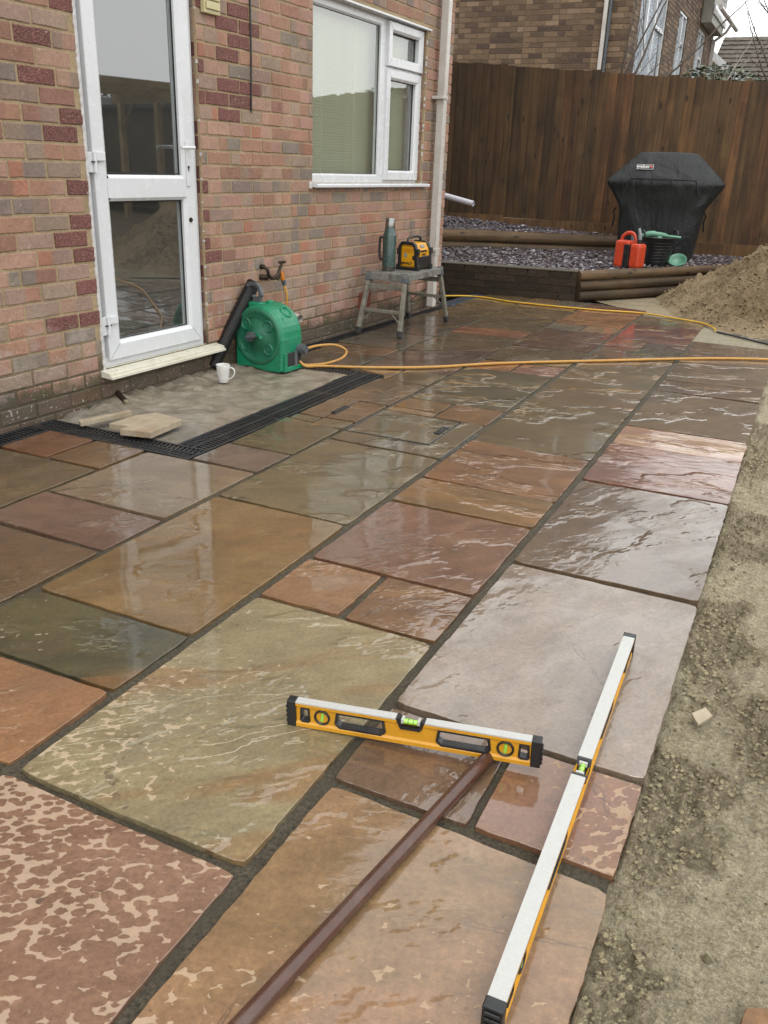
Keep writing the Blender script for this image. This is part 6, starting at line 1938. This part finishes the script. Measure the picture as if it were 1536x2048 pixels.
def level(name, label, L, hgt, w, loc, rz, roll=0.0, pitch=0.0, holes=(), vials=(), slots=(), centre=None, group=None):
    """box-section spirit level; local x = length, -y = the face we see, z = up"""
    o = empty(name, loc, rz); o.rotation_euler = (roll, pitch, rz)
    tag(o, label, 'spirit level', group)
    top = .0045
    # yellow body: web pieces between the openings
    body = MB()
    cuts = sorted(list(holes) + list(slots))
    def web(x0, x1, z0, z1, dp=.004):
        zt_ = hgt - .024
        if centre and z1 > zt_ and x0 < centre[0] + .004 and x1 > centre[1] - .004:
            body.box(x0, -w/2 + dp, z0, centre[0] + .003, w/2 - dp, z1); body.box(centre[0] + .003, -w/2 + dp, z0, centre[1] - .003, w/2 - dp, zt_); body.box(centre[1] - .003, -w/2 + dp, z0, x1, w/2 - dp, z1)
        else: body.box(x0, -w/2 + dp, z0, x1, w/2 - dp, z1)
    body.box(.012, -w/2, 0, L - .012, w/2, .009)                               # lower flange
    c0_, c1_ = centre if centre else (L/2, L/2)
    for q0, q1 in ((.012, c0_), (c1_, L - .012)): body.box(q0, -w/2, hgt - .011, q1, w/2, hgt - .0035)   # upper flange
    for s in (-1, 1):
        body.add([(.012, s*w/2, .009), (L-.012, s*w/2, .009), (L-.012, s*(w/2-.004), .014), (.012, s*(w/2-.004), .014)], [(0, 1, 2, 3) if s < 0 else (3, 2, 1, 0)])
        body.add([(.012, s*w/2, hgt-.011), (L-.012, s*w/2, hgt-.011), (L-.012, s*(w/2-.004), hgt-.015), (.012, s*(w/2-.004), hgt-.015)], [(3, 2, 1, 0) if s < 0 else (0, 1, 2, 3)])
    x = .012
    for (a, b) in cuts:
        web(x, a, .009, hgt - .011); web(a, b, .009, .0125); web(a, b, hgt - .0135, hgt - .011); x = b
    web(x, L - .012, .009, hgt - .011)
    body.build('body', M_YEL, o)
    m = MB()
    c0, c1 = centre if centre else (L/2, L/2)
    m.box(.012, -w/2 - .0002, hgt - .0034, c0, w/2 + .0002, hgt); m.box(c1, -w/2 - .0002, hgt - .0034, L - .012, w/2 + .0002, hgt)
    m.build('top_face', M_LWHITE, o)
    for x0, x1, s in ((-.008, .014, 1), (L - .014, L + .008, -1)):
        m = MB(); m.box(x0, -w/2 - .0018, -.001, x1, w/2 + .0018, hgt + .0012)
        xo = x0 if s > 0 else x1
        for k in range(4): m.box(min(xo - s*.004, xo), -w/2 + .002, .006 + k*.013, max(xo - s*.004, xo), w/2 - .002, .013 + k*.013)
        m.build('end_cap', M_BLACK, o, .003)
    def ringmesh(x0, x1, z0, z1, ch, wd, yy0, yy1):
        oo = [(x0+ch, z0), (x1-ch, z0), (x1, z0+ch), (x1-ch*.4, z1), (x0+ch*.4, z1), (x0, z0+ch)]
        cx_, cz_ = (x0+x1)/2, (z0+z1)/2
        ii = [(x0+ch+wd*.5, z0+wd*1.3), (x1-ch-wd*.5, z0+wd*1.3), (x1-wd, z0+ch+wd*.4), (x1-ch*.4-wd, z1-wd), (x0+ch*.4+wd, z1-wd), (x0+wd, z0+ch+wd*.4)]
        m = MB(); n = 6; vs = []
        for y in (yy0, yy1):
            vs += [(p[0], y, p[1]) for p in oo] + [(p[0], y, p[1]) for p in ii]
        fs = []
        for i in range(n):
            k = (i+1) % n
            fs += [(i, k, n+k, n+i), (2*n+k, 2*n+i, 3*n+i, 3*n+k), (i, 2*n+i, 2*n+k, k), (n+k, 3*n+k, 3*n+i, n+i)]
        m.add(vs, fs); return m
    for (a, b) in holes:
        ringmesh(a - .004, b + .004, .0105, hgt - .0115, .012, .0055, -w/2 + .0005, w/2 - .0005).build('hand_grip', M_BLACK, o, .0012)
    for (a, b) in slots:
        ringmesh(a - .003, b + .003, .0125, hgt - .0135, .005, .0045, -w/2 + .001, w/2 - .001).build('hang_slot', M_BLACK, o, .001)
    for (x, tilt) in vials:
        Mx = Matrix.Translation((x, 0, hgt/2)) @ Matrix.Rotation(R(90), 4, 'X')
        m = MB()
        for s in (1, -1):
            Ms_ = Mx @ (Matrix.Identity(4) if s > 0 else Matrix.Rotation(PI, 4, 'X'))
            m.lathe([(.0195, w/2 - .005), (.0195, w/2 - .0010), (.0180, w/2 + .0002), (.0152, w/2 - .0002), (.0145, w/2 - .007), (.0145, 0)], 32, Ms_)
        vb = m.build('vial_bezel', M_BLACK, o)
        m = MB()
        for s in (1, -1): m.lathe([(0, w/2 - .0065), (.0146, w/2 - .0065)], 32, Mx @ (Matrix.Identity(4) if s > 0 else Matrix.Rotation(PI, 4, 'X')))
        m.build('vial_backing', M_VIALBG, vb)
        m = MB(); d = Vector((math.sin(R(tilt)), 0, math.cos(R(tilt)))) * .0115; c_ = Vector((x, -w/2 + .0055, hgt/2))
        m.tube([c_ - d, c_ + d], .0042, 12); m.build('vial', M_LIME, vb)
        m = MB()
        for s in (-1, 1): m.tube([c_ + d * .28 * s + Vector((-.0043, -.0006, 0)), c_ + d * .28 * s + Vector((.0043, -.0006, 0))], .0006, 5)
        m.build('vial_mark', M_BPRINT, vb)
    if centre:
        m = MB()
        a, b = centre; n_ = .016
        pr = [(a - .003, hgt + .0005), (a + .004, hgt + .0005), (a + .012, hgt - .017), (b - .012, hgt - .017), (b - .004, hgt + .0005), (b + .003, hgt + .0005), (b - .008, hgt - .0255), (a + .008, hgt - .0255)]
        vs = [(p[0], -w/2 - .0006, p[1]) for p in pr] + [(p[0], w/2 + .0006, p[1]) for p in pr]; n = len(pr)
        m.add(vs, [(0, 7, 2, 1), (7, 6, 3, 2), (6, 5, 4, 3), (8, 9, 10, 15), (15, 10, 11, 14), (14, 11, 12, 13)] + [(i, (i+1) % n, n+(i+1) % n, n+i) for i in range(n)])
        cb = m.build('centre_housing', M_BLACK, o)
        m = MB(); m.tube([(a + .014, 0, hgt - .010), (b - .014, 0, hgt - .010)], .0066, 14); m.build('vial', M_LIME, cb)
        m = MB()
        for q in ((a + .009, a + .015), (b - .015, b - .009)): m.box(q[0], -.009, hgt - .012, q[1], .009, hgt - .001)
        m.build('vial_holder', M_LWHITE, cb, .001)
        m = MB()
        for s in (-.006, .006): m.lathe([(.0068, -.0006), (.0072, 0), (.0068, .0006)], 14, Matrix.Translation(((a + b)/2 + s, 0, hgt - .010)) @ Matrix.Rotation(R(90), 4, 'Y'))
        m.build('vial_mark', M_BPRINT, cb)
    return o
LA_, LB_ = Vector((-.897, 1.458, .002)), Vector((-.330, 1.562, .018))
dl = LB_ - LA_
level('spirit_level', 'short yellow spirit level standing on edge across the brown bar, hand holes showing', .575, .066, .022, LA_, math.atan2(dl.y, dl.x), R(0), -math.asin(.018/dl.length),
      holes=((.112, .228), (.352, .470)), vials=((.078, 8), (.505, 4)), slots=((.026, .046), (.536, .556)), centre=(.258, .320), group='yellow spirit levels')
LA_, LB_ = Vector((-.215, .925, .002)), Vector((-.251, 2.178, .002))
dl = LB_ - LA_
level('spirit_level', 'long yellow spirit level with scuffed white top, pointing away beside the patio edge', 1.25, .058, .030, LA_, math.atan2(dl.y, dl.x), 0, 0,
      holes=((.30, .44), (.80, .94)), vials=((.12, 0), (1.13, 45)), slots=((.04, .07), (1.18, 1.21)), centre=(.595, .655), group='yellow spirit levels')

# ---- bits in the sand
offcut([(0, 0), (.055, .012), (.06, .045), (.012, .04)], .010, (-.030, 1.955, -.030), (R(6), R(-4), R(48)), 'small pale stone chip lying on the sand right of the long level').pop('group', None)
o = offcut([(0, 0), (.09, -.01), (.11, .06), (.03, .085), (-.01, .04)], .045, (.128, 1.12, -.050), (R(4), R(6), R(-20)), 'broken orange brick piece sunk in the sand at the bottom right corner', plain('broken_brick', (142, 106, 74), .85, var=.25, scale=30, bump=.8, dirt=(120, 104, 74), dirt_amt=.6), 'brick_piece')
o.pop('group', None)
def clods(name, n, area, hf, dens, smin, smax, m_):
    m = MB(); k = 0; tries = 0
    while k < n and tries < n * 12:
        tries += 1
        x, y = rs.uniform(*area[0]), rs.uniform(*area[1])
        if rs.random() > dens(x, y): continue
        k += 1
        s_ = smin + (smax - smin) * rs.random() ** 3.2
        v = []
        for d in ((1, 0, 0), (0, 1, 0), (-1, 0, 0), (0, -1, 0), (0, 0, 1), (0, 0, -1), (.6, .6, .5), (-.6, -.6, .4)):
            q = s_ * rs.uniform(.65, 1.25); v.append((x + d[0] * q, y + d[1] * q, hf(x, y) + s_ * .25 + d[2] * q * .75))
        m.add(v, [(0, 6, 4), (0, 1, 6), (1, 4, 6), (1, 2, 4), (2, 7, 4), (2, 3, 7), (3, 4, 7), (3, 0, 4), (1, 0, 5), (2, 1, 5), (3, 2, 5), (0, 3, 5)], False)
    return tag(m.build(name, m_), kind='stuff')
M_CLOD = mat_sand('damp_clods', (176, 163, 132), (206, 192, 156), clod=.5)
clods('sand_clods', 17000, ((-.10, .62), (.72, 4.6)), sand_h, lambda x, y: (.04 + .96 * sand_rough(x, y) ** 1.5 + .5 * math.exp(-((x + .07) / .04) ** 2)) * (1.0 if y < 2.6 else .5), .0014, .0085, M_CLOD)
clods('heap_clods', 6500, ((-1.7, 1.6), (7.9, 11.0)), heap_h, lambda x, y: (1.0 if heap_h(x, y) > .02 else .25 if heap_h(x, y) > -.05 else 0) * (.35 + .65 * sst(-.1, .25, fbm(x * 3, y * 3, 4.0, 3))), .004, .022, M_PILE)
crumbs = MB()
for k in range(700):
    x, y = rs.uniform(-.085, .72), rs.uniform(.75, 4.5)
    if rs.random() < .5: y = rs.uniform(.75, 2.2)
    s_ = abs(rs.gauss(0, .0028)) + .0012
    z = sand_h(x, y) + s_ * .3
    crumbs.cur = lin(rs.choice([(132, 121, 90), (150, 138, 104), (106, 97, 70), (160, 150, 120)]))
    v = [(s_*rs.uniform(.6, 1.2), 0, 0), (0, s_*rs.uniform(.6, 1.2), 0), (-s_, 0, 0), (0, -s_, 0), (0, 0, s_*.8), (0, 0, -s_)]
    crumbs.add([(p[0]+x, p[1]+y, p[2]+z) for p in v], [(0, 1, 4), (1, 2, 4), (2, 3, 4), (3, 0, 4), (1, 0, 5), (2, 1, 5), (3, 2, 5), (0, 3, 5)])
tag(crumbs.build('sand_crumbs', mat_attr_plain('crumb', .9)), kind='stuff')
# leaf of film wire tie on the reel handle
m = MB(); m.tube(catmull([(-3.115, 4.62, .56), (-3.12, 4.63, .62), (-3.115, 4.66, .64), (-3.10, 4.68, .60)], 5), .002, 6)
tag(m.build('wire_loop', M_LGREY), 'thin grey wire loop over the top of the corrugated pipe', 'wire')
